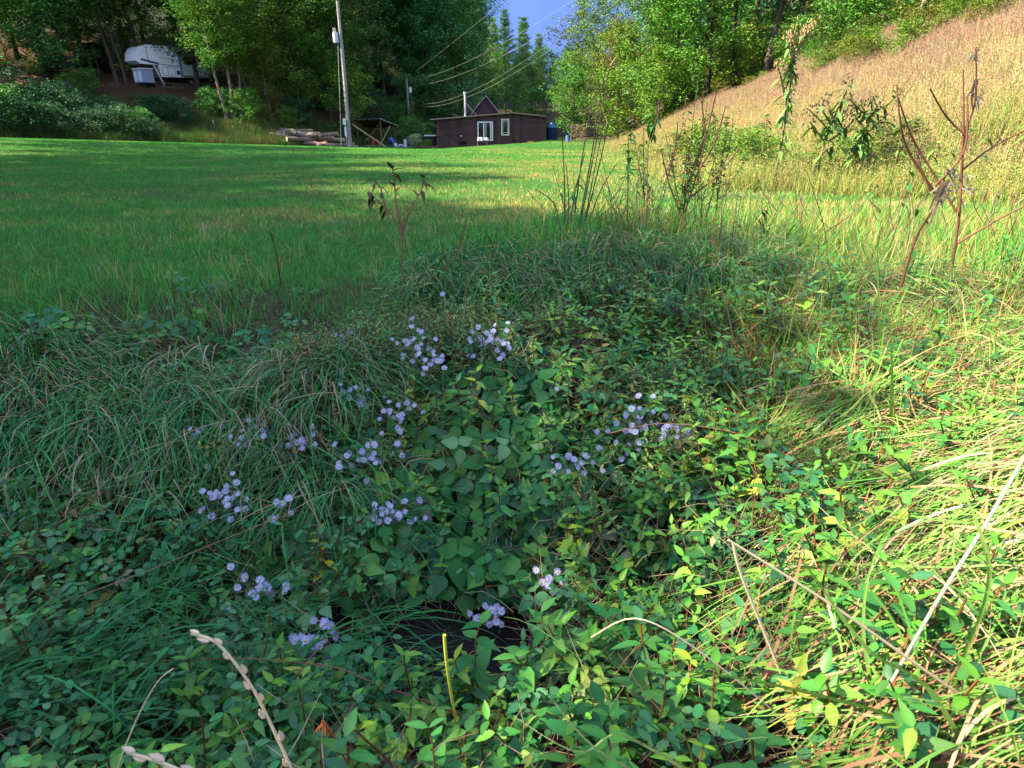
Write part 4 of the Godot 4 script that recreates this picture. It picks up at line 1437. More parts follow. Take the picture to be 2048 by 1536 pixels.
func make_hillside() -> void:
	var o := stuff("hillside_grass", "tall dry straw and brown grass covering the right hillside")
	var lowp := [Color(0.2, 0.29, 0.06), Color(0.3, 0.29, 0.09), Color(0.12, 0.25, 0.04), Color(0.38, 0.29, 0.12)]
	var midp := [Color(0.34, 0.28, 0.13), Color(0.4, 0.34, 0.18), Color(0.27, 0.21, 0.11), Color(0.16, 0.26, 0.06), Color(0.22, 0.3, 0.08), Color(0.34, 0.31, 0.15), Color(0.2, 0.27, 0.09)]
	var topp := [Color(0.29, 0.21, 0.15), Color(0.24, 0.17, 0.13), Color(0.35, 0.28, 0.17), Color(0.24, 0.165, 0.135), Color(0.17, 0.24, 0.08), Color(0.2, 0.25, 0.1)]
	for k in 9:
		var m := seeding_patch(420 + k, 0.8, 120, 0.2, 0.62, 0.0055, [lowp, midp, topp][k % 3], [Color(0.25, 0.25, 0.08), Color(0.38, 0.24, 0.12), Color(0.3, 0.165, 0.12)][k % 3])
		rng.seed = 430 + k
		var xs := []
		var cs := []
		for i in 3200:
			var d := 6.0 + 46.0 * pow(rng.randf(), 1.5)
			var x := line(BR, d) + 0.2 + rf(0, 1) * (11.5 if d < 40.0 else 7.0)
			if d < 16.0 and i % 9 == 0:
				x = line(BR, d) - 1.6 * rng.randf()
			var s := clampf((x - line(BR, d)) / 9.0, 0.0, 1.0) + rng.randfn() * 0.13 + noise.get_noise_2d(x * 3.0, d * 3.0) * 0.4
			if k % 3 != (0 if s < 0.16 else (1 if s < 0.52 else 2)):
				continue
			xs.append(Transform3D(Basis(Vector3.UP, rf(0, TAU)) * Basis.from_scale(Vector3(1, rf(0.55, 1.1), 1)), ground(x, d)))
			cs.append(vary(Color(1, 1, 1), 0.12))
		scatter("blades", m, M.straw, xs, cs, o)
	o = stuff("hill_foot_weeds", "green and yellow weeds along the foot of the right hillside")
	for k in 4:
		var m := leafy_shoot(440 + k, 7, 0.09, 0.13, 0.3, 1, [Color(0.1, 0.19, 0.035), Color(0.17, 0.22, 0.05), Color(0.07, 0.15, 0.03)], Color(0.16, 0.13, 0.05))
		rng.seed = 450 + k
		var xs := []
		var cs := []
		for i in 900:
			var d := 7.5 + 28.0 * pow(rng.randf(), 1.6)
			var nz := noise.get_noise_2d(d * 9.0, 7.0)
			var x := line(BR, d) + absf(rng.randfn()) * (1.6 + nz) - 0.5 - nz * 0.7
			if noise2.get_noise_2d(x * 2.0, d * 2.0) < -0.1:
				continue
			xs.append(Transform3D(Basis(Vector3.UP, rf(0, TAU)) * Basis(Vector3.RIGHT, rf(0, 0.6)) * Basis.from_scale(Vector3.ONE * rf(0.3, 1.0) * (1.5 if rng.randf() < 0.1 else 1.0)), ground(x, d)))
			cs.append(vary(Color(1.1, 1.0, 0.9), 0.25))
		scatter("shoots", m, M.leaf, xs, cs, o)

func make_left_bank() -> void:
	rng.seed = 31
	var o := stuff("bank_grass", "rank dark grass and weeds on the shaded left bank")
	var pal := [Color(0.8, 0.85, 0.75), Color(1.0, 1.0, 0.9), Color(0.6, 0.7, 0.6)]
	for k in 4:
		var m := grass_patch(460 + k, 1.6, 110, 0.35, 1.1, 0.02, 0.14, 3, pal, 0.5)
		rng.seed = 470 + k
		var xs := []
		var cs := []
		for i in 520:
			var x := rf(-62.0, -11.0)
			var d := line(BL, x) + 0.1 + 15.0 * pow(rng.randf(), 1.2) * (1.0 if x < -30.0 else 0.5)
			if x > -41.0 and x < -33.0 and d > 71.5 and rng.randf() < 0.85:
				continue
			xs.append(Transform3D(Basis(Vector3.UP, rf(0, TAU)) * Basis.from_scale(Vector3(1, rf(0.5, 1.1), 1)), ground(x, d)))
			cs.append(vary(pick([Color(0.055, 0.12, 0.035), Color(0.05, 0.1, 0.045), Color(0.15, 0.11, 0.065), Color(0.07, 0.13, 0.035)]), 0.25))
		scatter("blades", m, M.grass, xs, cs, o)
	var labels := ["blue green bramble bush at the foot of the left bank", "leafy bramble bush on the slope of the left bank"]
	for i in 26:
		var x := -50.0 + i * 0.75 + rf(-0.5, 0.5)
		var up := i % 2
		var d := line(BL, x) + (rf(0.5, 2.0) if up == 0 else rf(4.0, 8.5))
		var t := tree("bush", x, d, rf(0.8, 1.3) * (1.0 if x < -38.0 else 0.75), M["g_" + str(pick(["bramble", "bramble", "dark"]))], labels[up], ["brambles at the foot of the bank", "brambles on the bank's slope"][up], "bramble_bush")
		tag(t, "", "bush")
	for i in 30:
		var d := 9.0 + 17.0 * pow(rng.randf(), 1.5)
		var x := line(BR, d) + rf(-0.9, 1.6)
		if noise2.get_noise_2d(x, d) < -0.15:
			continue
		var t := tree("bush", x, d, rf(0.12, 0.36), M["g_" + str(pick(["light", "olive", "light", "yellow"]))], "loose green weed bush at the foot of the right hillside", "weed bushes at the hillside's foot", "bush")
		tag(t, "", "bush")
	for q in [[-25.4, 70.2, 0.6, "g_yellow", "sunlit yellowish shrub behind the log pile"], [-23.0, 70.6, 0.75, "g_light", "pale flowering shrub over the middle of the log pile"], [-12.0, 80.0, 1.0, "g_mid", "round green bush right of the lean-to roof"], [-11.2, 79.0, 0.7, "g_dark", "dark bush between lean-to and garden bed"], [-10.8, 84.0, 0.8, "g_dark", "dark shrub at the far power pole's foot"]]:
		var t := tree("bush", q[0], q[1], q[2], M[q[3]], q[4], "", "bush")
		tag(t, "", "bush")

# ---------------------------------------------------------------- the ditch
func in_pool(x: float, d: float, k := 1.0) -> bool:
	var a := (x + 0.21) / (0.42 * k)
	var b := (d - 1.42) / (0.24 * k)
	return a * a + b * b < 1.0

func put(xs: Array, cs: Array, x: float, d: float, lift: float, upness: float, s: float, tint: Color, toward := -1.0) -> void:
	var up := slope(x, d).lerp(Vector3.UP, upness) + Vector3(rf(-0.35, 0.35), 0, rf(-0.2, 0.35))
	var b := facing(up, rf(0, TAU))
	xs.append(Transform3D(b * Basis.from_scale(Vector3.ONE * s), ground(x, d, lift)))
	var u := rng.randf()
	if u < 0.025:
		tint = tint * Color(3.0, 1.0, 1.3)
	elif u < 0.05:
		tint = tint * Color(2.2, 1.4, 0.9)
	elif u < 0.3:
		tint = tint * Color(1.7, 1.3, 1.2)
	cs.append(vary(tint, 0.2))

func make_ditch_plants() -> void:
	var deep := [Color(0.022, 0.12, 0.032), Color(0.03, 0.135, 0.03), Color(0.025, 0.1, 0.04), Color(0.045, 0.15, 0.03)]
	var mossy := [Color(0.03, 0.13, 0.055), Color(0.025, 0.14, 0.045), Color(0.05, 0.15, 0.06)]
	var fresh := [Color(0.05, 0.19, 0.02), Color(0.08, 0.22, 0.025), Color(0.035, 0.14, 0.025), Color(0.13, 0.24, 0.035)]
	var brown := [Color(0.16, 0.1, 0.055), Color(0.22, 0.16, 0.09), Color(0.09, 0.06, 0.04), Color(0.3, 0.23, 0.14)]
	# broad three-leaved vines
	var o := stuff("ditch_vines", "dark three-leaved vines trailing over the ditch's far bank")
	for k in 5:
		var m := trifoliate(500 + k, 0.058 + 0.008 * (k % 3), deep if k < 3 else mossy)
		rng.seed = 510 + k
		var xs := []
		var cs := []
		for i in 620:
			var x := rf(-2.7, 0.75)
			var d := rf(1.15, 2.95)
			if in_pool(x, d) or (x > 0.2 and rng.randf() < 0.6) or (d > 2.4 and rng.randf() < 0.6) or (x < -0.9 and d < 1.5 and rng.randf() < 0.5):
				continue
			put(xs, cs, x, d, 0.15 * pow(rng.randf(), 1.6), 0.25, rf(0.7, 1.15) * (1.3 if x > -0.8 and x < 0.15 else 0.95), Color(1, 1, 1))
		scatter("vine_leaves", m, M.leaf, xs, cs, o)
	# small oval leaved weeds at the left
	o = stuff("oval_leaved_weeds", "small oval leaved weeds filling the near left of the ditch")
	for k in 5:
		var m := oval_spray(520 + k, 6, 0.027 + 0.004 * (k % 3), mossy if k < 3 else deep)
		rng.seed = 530 + k
		var xs := []
		var cs := []
		for i in 800:
			var x := rf(-2.4, 1.0)
			var d := rf(-0.4, 3.2)
			var want := 0.6 if (x < -0.35 and d < 1.75) else 0.08
			if in_pool(x, d) or rng.randf() > want:
				continue
			put(xs, cs, x, d, 0.02 + 0.14 * rng.randf(), 0.75, rf(0.6, 1.1), Color(1, 1, 1))
		scatter("sprays", m, M.leaf, xs, cs, o)
	# lance leaved creepers at the right
	o = stuff("lance_leaved_creepers", "glossy lance leaved creepers over the right side of the ditch")
	for k in 6:
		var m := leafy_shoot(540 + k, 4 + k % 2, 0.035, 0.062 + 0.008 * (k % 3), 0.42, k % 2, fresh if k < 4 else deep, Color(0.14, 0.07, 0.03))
		rng.seed = 550 + k
		var xs := []
		var cs := []
		for i in 700:
			var x := rf(-0.75, 2.9)
			var d := rf(-0.3, 3.4)
			var want := 0.8 if x > 0.15 else (0.7 if d < 1.2 else 0.2)
			if x > 0.6 + 0.36 * d: want = 0.3
			if in_pool(x, d, 0.95) or rng.randf() > want:
				continue
			put(xs, cs, x, d, rf(-0.02, 0.1), 0.6, rf(0.65, 1.25), Color(1, 1, 1) if rng.randf() < 0.95 else Color(1.9, 1.2, 1.0))
		scatter("shoots", m, M.gloss, xs, cs, o)
	# mixed small weeds along the crest
	o = stuff("crest_weeds", "mixed small leafy weeds along the crest of the bank")
	for k in 6:
		var m := leafy_shoot(560 + k, 5, 0.025, 0.038 + 0.006 * (k % 3), 0.4, k % 3, deep if k % 2 else fresh, Color(0.1, 0.08, 0.03))
		rng.seed = 570 + k
		var xs := []
		var cs := []
		for i in 620:
			var x := rf(-3.4, 3.6)
			var d := 3.1 + rng.randfn() * 0.75
			if d < 1.8 or d > 4.9 or (d > 3.6 and x < 0.0) or (x < -0.7 and (d > 2.9 or rng.randf() < 0.5)) or (x > 1.2 and rng.randf() < 0.6):
				continue
			put(xs, cs, x, d, rf(-0.06, 0.03), 0.7, rf(0.5, 1.1), Color(1, 1, 1))
		scatter("shoots", m, M.leaf, xs, cs, o)
	# pale dense aster foliage below the crest
	o = stuff("aster_foliage", "dense pale green narrow leaves round the blue flowers")
	for k in 3:
		var m := leafy_shoot(580 + k, 8, 0.022, 0.035, 0.3, 1, [Color(0.09, 0.18, 0.05), Color(0.06, 0.15, 0.04), Color(0.13, 0.2, 0.07)], Color(0.12, 0.13, 0.05))
		rng.seed = 590 + k
		var xs := []
		var cs := []
		for i in 260:
			var spot: Vector2 = pick([Vector2(-0.75, 2.55), Vector2(-0.62, 2.75), Vector2(-0.4, 2.75), Vector2(-0.12, 2.75), Vector2(-1.05, 2.15), Vector2(-0.5, 2.3), Vector2(0.52, 2.1)])
			put(xs, cs, spot.x + rng.randfn() * 0.16, spot.y + rng.randfn() * 0.16, rf(0.0, 0.12), 0.8, rf(0.7, 1.2), Color(1, 1, 1))
		scatter("shoots", m, M.leaf, xs, cs, o)
	# blades that hang over the edge of the bank
	o = stuff("drooping_grass", "long blades of grass hanging over the left edge of the bank")
	for k in 5:
		var m := droop_tuft(600 + k, 44, 0.22, 0.5, 0.0065, [Color(0.04, 0.17, 0.06), Color(0.06, 0.22, 0.05), Color(0.24, 0.2, 0.12), Color(0.08, 0.2, 0.09), Color(0.05, 0.2, 0.05), Color(0.045, 0.18, 0.07)] if k < 4 else [Color(0.3, 0.22, 0.14), Color(0.36, 0.29, 0.19), Color(0.1, 0.2, 0.06)])
		rng.seed = 610 + k
		var xs := []
		var cs := []
		for i in 80:
			var x := rf(-3.4, 1.5)
			var d := (2.5 if x < -0.6 else 3.9) + rf(-0.5, 0.3)
			if x > -0.6 and rng.randf() < 0.35:
				continue
			xs.append(Transform3D(Basis(Vector3.UP, rf(-0.2, 0.9)) * Basis.from_scale(Vector3.ONE * rf(0.7, 1.1)), ground(x, d, rf(0.02, 0.1))))
			cs.append(vary(Color(1, 1, 1), 0.15))
		scatter("tufts", m, M.grass, xs, cs, o)
	# sedge tufts inside the ditch, bottom left
	o = stuff("sedge", "long dark sedge blades arching in the near left of the ditch")
	for k in 3:
		var m := droop_tuft(620 + k, 26, 0.3, 0.6, 0.008, [Color(0.025, 0.12, 0.03), Color(0.03, 0.14, 0.05)])
		rng.seed = 630 + k
		var xs := []
		for i in 8:
			xs.append(Transform3D(Basis(Vector3.UP, rf(0.3, 2.6)) * Basis.from_scale(Vector3.ONE * rf(0.6, 0.95)), ground(rf(-1.3, -0.4), rf(0.9, 1.9), 0.07)))
		scatter("tufts", m, M.grass, xs, [], o)
	# grass lying across the sunny right bank
	o = stuff("lying_grass", "sunlit green and straw grass lying flat over the near right bank")
	for k in 6:
		var m := lying_grass(640 + k, 64, 0.16, 0.5, 0.005, [Color(0.36, 0.28, 0.14), Color(0.1, 0.26, 0.04), Color(0.24, 0.18, 0.1), Color(0.15, 0.3, 0.06), Color(0.42, 0.34, 0.2), Color(0.08, 0.2, 0.04), Color(0.12, 0.25, 0.05)] if k < 4 else [Color(0.1, 0.26, 0.04), Color(0.16, 0.32, 0.06), Color(0.3, 0.16, 0.09)])
		rng.seed = 650 + k
		var xs := []
		var cs := []
		for i in 270:
			var d := rf(-0.3, 3.6)
			var x := 0.35 + 0.36 * d + absf(rng.randfn()) * 0.9
			if (d < 1.1 and x < 0.42) or (d > 2.2 and rng.randf() < 0.6) or (x < 0.5 + 0.42 * d and rng.randf() < 0.4):
				continue
			xs.append(Transform3D(facing(slope(x, d), 0.0) * Basis(Vector3.UP, rf(-0.35, 0.35) + (0.0 if rng.randf() < 0.85 else 1.4)) * Basis.from_scale(Vector3.ONE * rf(0.6, 1.1)), ground(x, d, rf(0.0, 0.1))))
			cs.append(vary(Color(1, 1, 1), 0.2))
		scatter("blades", m, M.straw, xs, cs, o)
	# upright weeds and grass on the right plateau
	o = stuff("right_bank_grass", "rough upright grass on the right bank towards the meadow")
	for k in 4:
		var m := grass_patch(660 + k, 0.35, 34, 0.12, 0.42, 0.006, 0.14, 4, [Color(0.07, 0.22, 0.04), Color(0.13, 0.28, 0.06), Color(0.32, 0.26, 0.13), Color(0.27, 0.14, 0.08)], 1.3)
		rng.seed = 670 + k
		var xs := []
		var cs := []
		for i in 260:
			var d := rf(1.6, 6.0)
			var x := 0.9 + rf(0.0, 1.0) * (0.6 + 0.75 * d)
			xs.append(Transform3D(facing(slope(x, d), rf(0, TAU)) * Basis.from_scale(Vector3.ONE * rf(0.55, 1.0)), ground(x, d)))
			cs.append(vary(Color(1, 1, 1), 0.2))
		scatter("blades", m, M.grass, xs, cs, o)
	# dead stems and twigs in the shade under the leaves
	o = stuff("dead_stems", "thin dead stems and roots tangled under the leaves")
	for k in 4:
		var m := twigs(680 + k, 16, 0.12, brown)
		rng.seed = 690 + k
		var xs := []
		for i in 260:
			var x := rf(-2.4, 2.6)
			var d := rf(0.7, 3.8)
			if in_pool(x, d, 0.55) or (x < 0.0 and d > 2.7):
				continue
			xs.append(Transform3D(facing(slope(x, d), rf(0, TAU)) * Basis.from_scale(Vector3.ONE * rf(0.5, 1.2)), ground(x, d, rf(0.0, 0.08))))
		scatter("twigs", m, M.stem, xs, [], o)
	# the trickle that falls into the pool
	rng.seed = 700
	var b := MB.new()
	for k in 34:
		var x := -0.07 + rng.randfn() * 0.03
		var y0 := rf(-1.5, -1.3)
		var p := Vector3(x, y0, -1.73 - (y0 + 1.5) * 0.5 + rf(0.0, 0.03))
		b.tube([p, p + Vector3(rf(-0.004, 0.004), -rf(0.008, 0.03), 0.004)], [0.0012, 0.0022], 4, Color.WHITE, true)
	var wf := solo("trickle", b, M.foam, "thin white trickle of water falling into the dark pool", "trickle")
	wf.set_meta("kind", "stuff")

	# larger leafy shoots, leaf by leaf
	var leaves := []
	rng.seed = 710
	for k in 6:
		b = MB.new()
		b.leaf(Transform3D(), 1.0, [0.42, 0.5, 0.38][k % 3], vary(Color(1, 1, 1), 0.15), rf(0.12, 0.3), rf(0.1, 0.35), k % 2)
		leaves.append(b.mesh())
	var mats := []
	for c in [Color(0.02, 0.125, 0.028), Color(0.035, 0.16, 0.028), Color(0.055, 0.2, 0.03), Color(0.1, 0.23, 0.03), Color(0.17, 0.23, 0.04)]:
		mats.append(tinted(M.gloss, c))
	# [x, d, lift, pairs, leaf length, darkest mat, lightest mat]
	var special := [[-0.1, 1.16, 0.14, 5, 0.1, 0, 1, "large leaved dark plant rising over the pool, its narrow tip uppermost"], [0.06, 1.05, 0.12, 4, 0.09, 2, 3, "bright green plant with yellow tinged leaves below the pool"], [-0.12, 0.92, 0.1, 4, 0.085, 2, 2, "upright pair of bright leaves at the bottom edge below the pool"], [0.2, 1.2, 0.08, 4, 0.1, 0, 2, "dark glossy plant just right of the pool"], [0.52, 1.72, 0.1, 4, 0.095, 1, 3, "light tipped plant with one large pale leaf turned to the viewer"], [0.72, 1.75, 0.1, 4, 0.095, 2, 3, "plant with a single tall oval leaf beside the sunlit grass"], [0.33, 1.32, 0.1, 4, 0.09, 3, 4, "pale yellow green young plant right of the pool"], [0.18, 1.0, 0.08, 3, 0.075, 4, 4, "small yellowing plant beside the pool's near edge"], [0.0, 1.62, 0.05, 4, 0.07, 1, 1, "narrow leaved plant hanging over the trickle"]]
	for s in special:
		leaf_plant("leafy_plant", s[7], "", s, leaves, mats)
	for i in 46:
		var x := rf(0.05, 1.5)
		var d := rf(0.7, 2.7)
		if in_pool(x, d):
			continue
		var sunny := x > 0.33 * d - 0.1  # sunlit shoots get lighter greens, shaded ones darker; light is in the leaf colour
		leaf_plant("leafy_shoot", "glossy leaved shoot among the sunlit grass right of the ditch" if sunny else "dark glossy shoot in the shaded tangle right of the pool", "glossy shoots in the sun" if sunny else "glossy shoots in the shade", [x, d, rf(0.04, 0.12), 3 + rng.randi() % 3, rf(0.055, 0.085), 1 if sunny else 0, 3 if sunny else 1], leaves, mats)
	for i in 22:
		var x := rf(-0.6, 0.3)
		var d := rf(0.55, 1.0)
		leaf_plant("leafy_shoot", "broad leaved shoot along the near edge below the pool", "broad shoots below the pool", [x, d, rf(0.02, 0.1), 3, rf(0.06, 0.09), 0, 2], leaves, mats)

func leaf_plant(called: String, label: String, group: String, s: Array, leaves: Array, mats: Array) -> void:
	var o := thing(called, label, "plant", ground(s[0], s[1], s[2]), rf(0, TAU), group)
	var n: int = s[3]
	var pts := [Vector3(0, -0.15, 0)]
	var p := Vector3.ZERO
	var dd := Vector3(rf(-0.3, 0.3), 1, rf(-0.3, 0.3)).normalized()
	for k in n + 1:
		pts.append(p)
		p += dd * float(s[4]) * rf(0.32, 0.5)
		dd = (dd + Vector3(rf(-0.2, 0.2), 0, rf(-0.2, 0.2))).normalized()
	var b := MB.new()
	b.tube(pts, pts.map(func(_q): return 0.0022), 5, Color(0.13, 0.07, 0.04))
	bit("stem", b, M.stem, o)
	for k in range(1, n + 1):
		for side in 2:
			var l: float = float(s[4]) * lerpf(1.1, 0.6, float(k) / n) * rf(0.85, 1.15)
			var m: Material = mats[rng.randi_range(s[5], s[6])]
			var lf := part("leaf", pick(leaves), m, o)
			lf.transform = Transform3D(Basis(Vector3.UP, k * 1.57 + side * PI + rf(-0.35, 0.35)) * Basis(Vector3.RIGHT, rf(-0.55, 0.25)) * Basis.from_scale(Vector3.ONE * l), pts[k + 1])

func make_asters() -> void:
	rng.seed = 801
	var flowers := []
	for k in 4:
		var b := MB.new()
		var n := 17 + k
		for i in n:
			var a := TAU * i / n + rf(-0.08, 0.08)
			var bs := Basis(Vector3.UP, a)
			var l := rf(0.85, 1.1)
			var w := 0.095
			var up := rf(0.02, 0.25)
			var col := vary(Color(0.37, 0.39, 0.58), 0.12)
			b.quad(bs * Vector3(-w * 0.4, 0, 0.16), bs * Vector3(w * 0.4, 0, 0.16), bs * Vector3(w, up * 0.7, l * 0.7), bs * Vector3(-w, up * 0.7, l * 0.7), col)
			b.tri(bs * Vector3(-w, up * 0.7, l * 0.7), bs * Vector3(w, up * 0.7, l * 0.7), bs * Vector3(0, up * 0.8, l), col)
		flowers.append(b.mesh())
	var hb := MB.new()
	lump(hb, Vector3(0, 0.05, 0), Vector3(0.24, 0.1, 0.24), Color(0.62, 0.5, 0.06))
	var heart := hb.mesh()
	# [x, y, d, how many, spread, label]
	var list := [
		[-1.10, -1.13, 2.17, 14, 0.11, "large cluster of blue asters at the left end of the flowers"], [-0.85, -1.15, 2.17, 9, 0.07, "aster cluster in the middle of the lower left row"], [-0.57, -1.16, 2.09, 12, 0.08, "dense aster cluster just left of the dark vine leaves"],
		[-0.41, -0.85, 2.50, 9, 0.07, "aster cluster high on the bank below the dead sapling"], [-0.10, -0.85, 2.51, 11, 0.08, "pale aster cluster with a bare yellow stalk under it"], [-0.62, -1.00, 2.31, 8, 0.06, "aster cluster over pale foliage above the vines"],
		[-0.43, -1.05, 2.21, 8, 0.06, "aster cluster at the upper edge of the big vine leaves"], [-1.00, -1.22, 1.88, 9, 0.07, "aster cluster low among the vines, below the largest cluster"], [-0.80, -1.22, 1.83, 4, 0.035, "four asters close together above a three-leaved vine"],
		[-0.42, -1.27, 1.88, 10, 0.06, "aster cluster hanging just above the dark pool"], [0.51, -1.04, 2.17, 9, 0.07, "upper aster cluster right of the ditch, beside a yellowing leaf"], [0.46, -1.10, 2.11, 7, 0.07, "aster cluster under the upper one right of the ditch"], [0.59, -1.04, 2.06, 5, 0.04, "aster group at the right end of the flowers"],
		[0.23, -1.14, 2.01, 6, 0.05, "small aster group near a long red stem"], [-0.35, -0.91, 2.40, 5, 0.05, "few asters on pale stems above the vine leaves"], [-0.81, -1.36, 1.60, 8, 0.06, "shaded aster cluster over the sedge at the left"], [-0.56, -1.35, 1.36, 7, 0.045, "aster cluster at the left rim of the pool"], [-0.54, -1.36, 1.43, 4, 0.035, "three or four asters beside the pool's left edge"],
		[-0.06, -1.42, 1.55, 6, 0.04, "asters at the foot of the trickle"], [0.10, -1.33, 1.60, 4, 0.035, "faint asters in the shade right of the trickle"], [-0.76, -0.93, 2.85, 6, 0.07, "faded asters highest on the left of the bank"], [-0.36, -0.82, 3.18, 1, 0.01, "single aster near the foot of the dead sapling"], [0.17, -0.98, 2.29, 1, 0.01, "single aster alone among the right hand leaves"], [-0.98, -1.12, 2.23, 5, 0.05, "small aster group between the two largest left clusters"],
	]
	for q in list:
		var at := Vector3(q[0] * 0.97, q[1] * 0.985 + 0.025, -q[2] * 0.97)
		var base := ground(at.x + 0.02, -at.z + 0.05, -0.02)
		var o := thing("aster_cluster", q[5], "flowers", base)
		var b := MB.new()
		var top := at - base
		b.tube([Vector3.ZERO, top * 0.5 + Vector3(0.02, 0.02, -0.02), top - Vector3(0, 0.03, 0)], [0.0022, 0.0018, 0.0014], 4, Color(0.13, 0.12, 0.05))
		var ends := []
		for k in (1 if q[3] == 1 else int(q[3] * 2.6)):
			var e: Vector3 = top + Vector3(rng.randfn() * float(q[4]) * 0.75, rng.randfn() * float(q[4]) * 0.5, rng.randfn() * float(q[4]) * 0.5)
			ends.append(e)
			b.tube([top - Vector3(0, 0.035, 0), e - Vector3(0, 0.012, 0.004), e], [0.001, 0.0008, 0.0008], 3, Color(0.12, 0.13, 0.05))
		bit("stem", b, M.stem, o)
		var buds := MB.new()
		for e in ends:
			if rng.randf() < 0.7 or e == ends[0]:
				lump(buds, e + Vector3(rf(-0.02, 0.02), rf(-0.02, 0.01), rf(-0.01, 0.02)), Vector3(0.003, 0.005, 0.003), Color(0.2, 0.22, 0.1))
		bit("buds", buds, M.stem, o).set_meta("kind", "stuff")
		for e in ends:
			var f := part("flower", pick(flowers), M.petal, o)
			f.transform = Transform3D(facing(Vector3(rf(-0.5, 0.5), rf(0.4, 1.0), rf(0.3, 1.0)), rf(0, TAU)) * Basis.from_scale(Vector3.ONE * rf(0.0095, 0.0155)), e)
			part("flower_heart", heart, M.stem, f)

# a stem drawn through points [x, y] at distance d, with a little depth wander
func stem_line(b: MB, pts: Array, d: float, r0: float, r1: float, col: Color, wander := 0.06, sides := 6) -> Array:
	var ps := []
	for k in pts.size():
		ps.append(Vector3(pts[k][0], pts[k][1], -d + (rf(-wander, wander) if k > 0 else 0.0)))
	var out := []
	var rr := []
	for k in ps.size() - 1:
		var a: Vector3 = ps[maxi(k - 1, 0)]
		var z: Vector3 = ps[mini(k + 2, ps.size() - 1)]
		for j in 4:
			out.append((ps[k] as Vector3).cubic_interpolate(ps[k + 1], a, z, j / 4.0))
	out.append(ps[ps.size() - 1])
	for k in out.size():
		rr.append(lerpf(r0, r1, float(k) / (out.size() - 1)))
	b.tube(out, rr, sides, col, true)
	return out

func weed(called: String, label: String, category: String, stems: Array, d: float, r: float, col: Color, group := "") -> Node3D:
	# stems: each a list of [x, y]; the first begins at the ground
	var x0: float = stems[0][0][0]
	var base := ground(x0, d)
	var o := thing(called, label, category, base, 0.0, group)
	for k in stems.size():
		var b := MB.new()
		var pts := []
		for p in stems[k]:
			pts.append([p[0] - base.x, p[1] - base.y])
		if k == 0:
			pts[0][1] = minf(pts[0][1], -0.05)
		var line_ := stem_line(b, pts, 0.0, r * (1.25 if k == 0 else 1.0), r * 0.5, col, 0.04)
		bit("stem" if k == 0 else "branch", b, M.stem, o)
		o.set_meta("line_%d" % k, line_)
	return o

func leaf_on(o: Node3D, at: Vector3, yaw: float, tilt: float, l: float, ratio: float, col: Color, curl := 0.3, mat: Material = null, called := "leaf") -> void:
	var b := MB.new()
	b.leaf(Transform3D(Basis(Vector3.UP, yaw) * Basis(Vector3.RIGHT, tilt), Vector3.ZERO), l, l * ratio, col, rf(0.15, 0.4), curl, 1)
	bit(called, b, mat if mat else M.leaf, o, at)

func line_of(o: Node3D, k := 0) -> Array:
	return o.get_meta("line_%d" % k)

func along(o: Node3D, t: float, k := 0) -> Vector3:
	var l := line_of(o, k)
	var f := clampf(t, 0.0, 0.999) * (l.size() - 1)
	return l[int(f)].lerp(l[int(f) + 1], f - int(f))

func husk(o: Node3D, at: Vector3, size: float, col: Color, called := "debris_wrap") -> void:
	# flood debris wound round a stem
	var b := MB.new()
	for k in 16:
		var p := at + Vector3(rf(-0.3, 0.3), rf(-1, 1), rf(-0.3, 0.3)) * size
		var d := Vector3(rf(-0.6, 0.6), rf(-1.0, 0.3), rf(-0.4, 0.6)).normalized()
		b.blade(p, d, size * rf(0.6, 1.4), size * 0.2, 0.25, d.cross(Vector3(0.2, 0.4, 0.9)).normalized(), 4, vary(col, 0.25), vary(col, 0.25))
	bit(called, b, M.straw, o)

func twigs_on(o: Node3D, lines: int, n: int) -> void:
	for k in n:
		var q := 0 if lines == 1 else k % lines
		var t := rf(0.35, 0.9)
		var p := along(o, t, q)
		var d := (along(o, minf(t + 0.08, 0.99), q) - p).normalized() + Vector3(rf(-0.8, 0.8), rf(0.0, 0.6), rf(-0.5, 0.5))
		var pts := []
		for j in 5:
			pts.append(p)
			p += d.normalized() * rf(0.03, 0.055)
			d += Vector3(rf(-0.4, 0.4), rf(-0.1, 0.3), rf(-0.3, 0.3))
		var b := MB.new()
		b.tube(pts, [0.0022, 0.0019, 0.0015, 0.0011, 0.0007], 4, Color(0.1, 0.065, 0.045))
		bit("twig", b, M.stem, o)

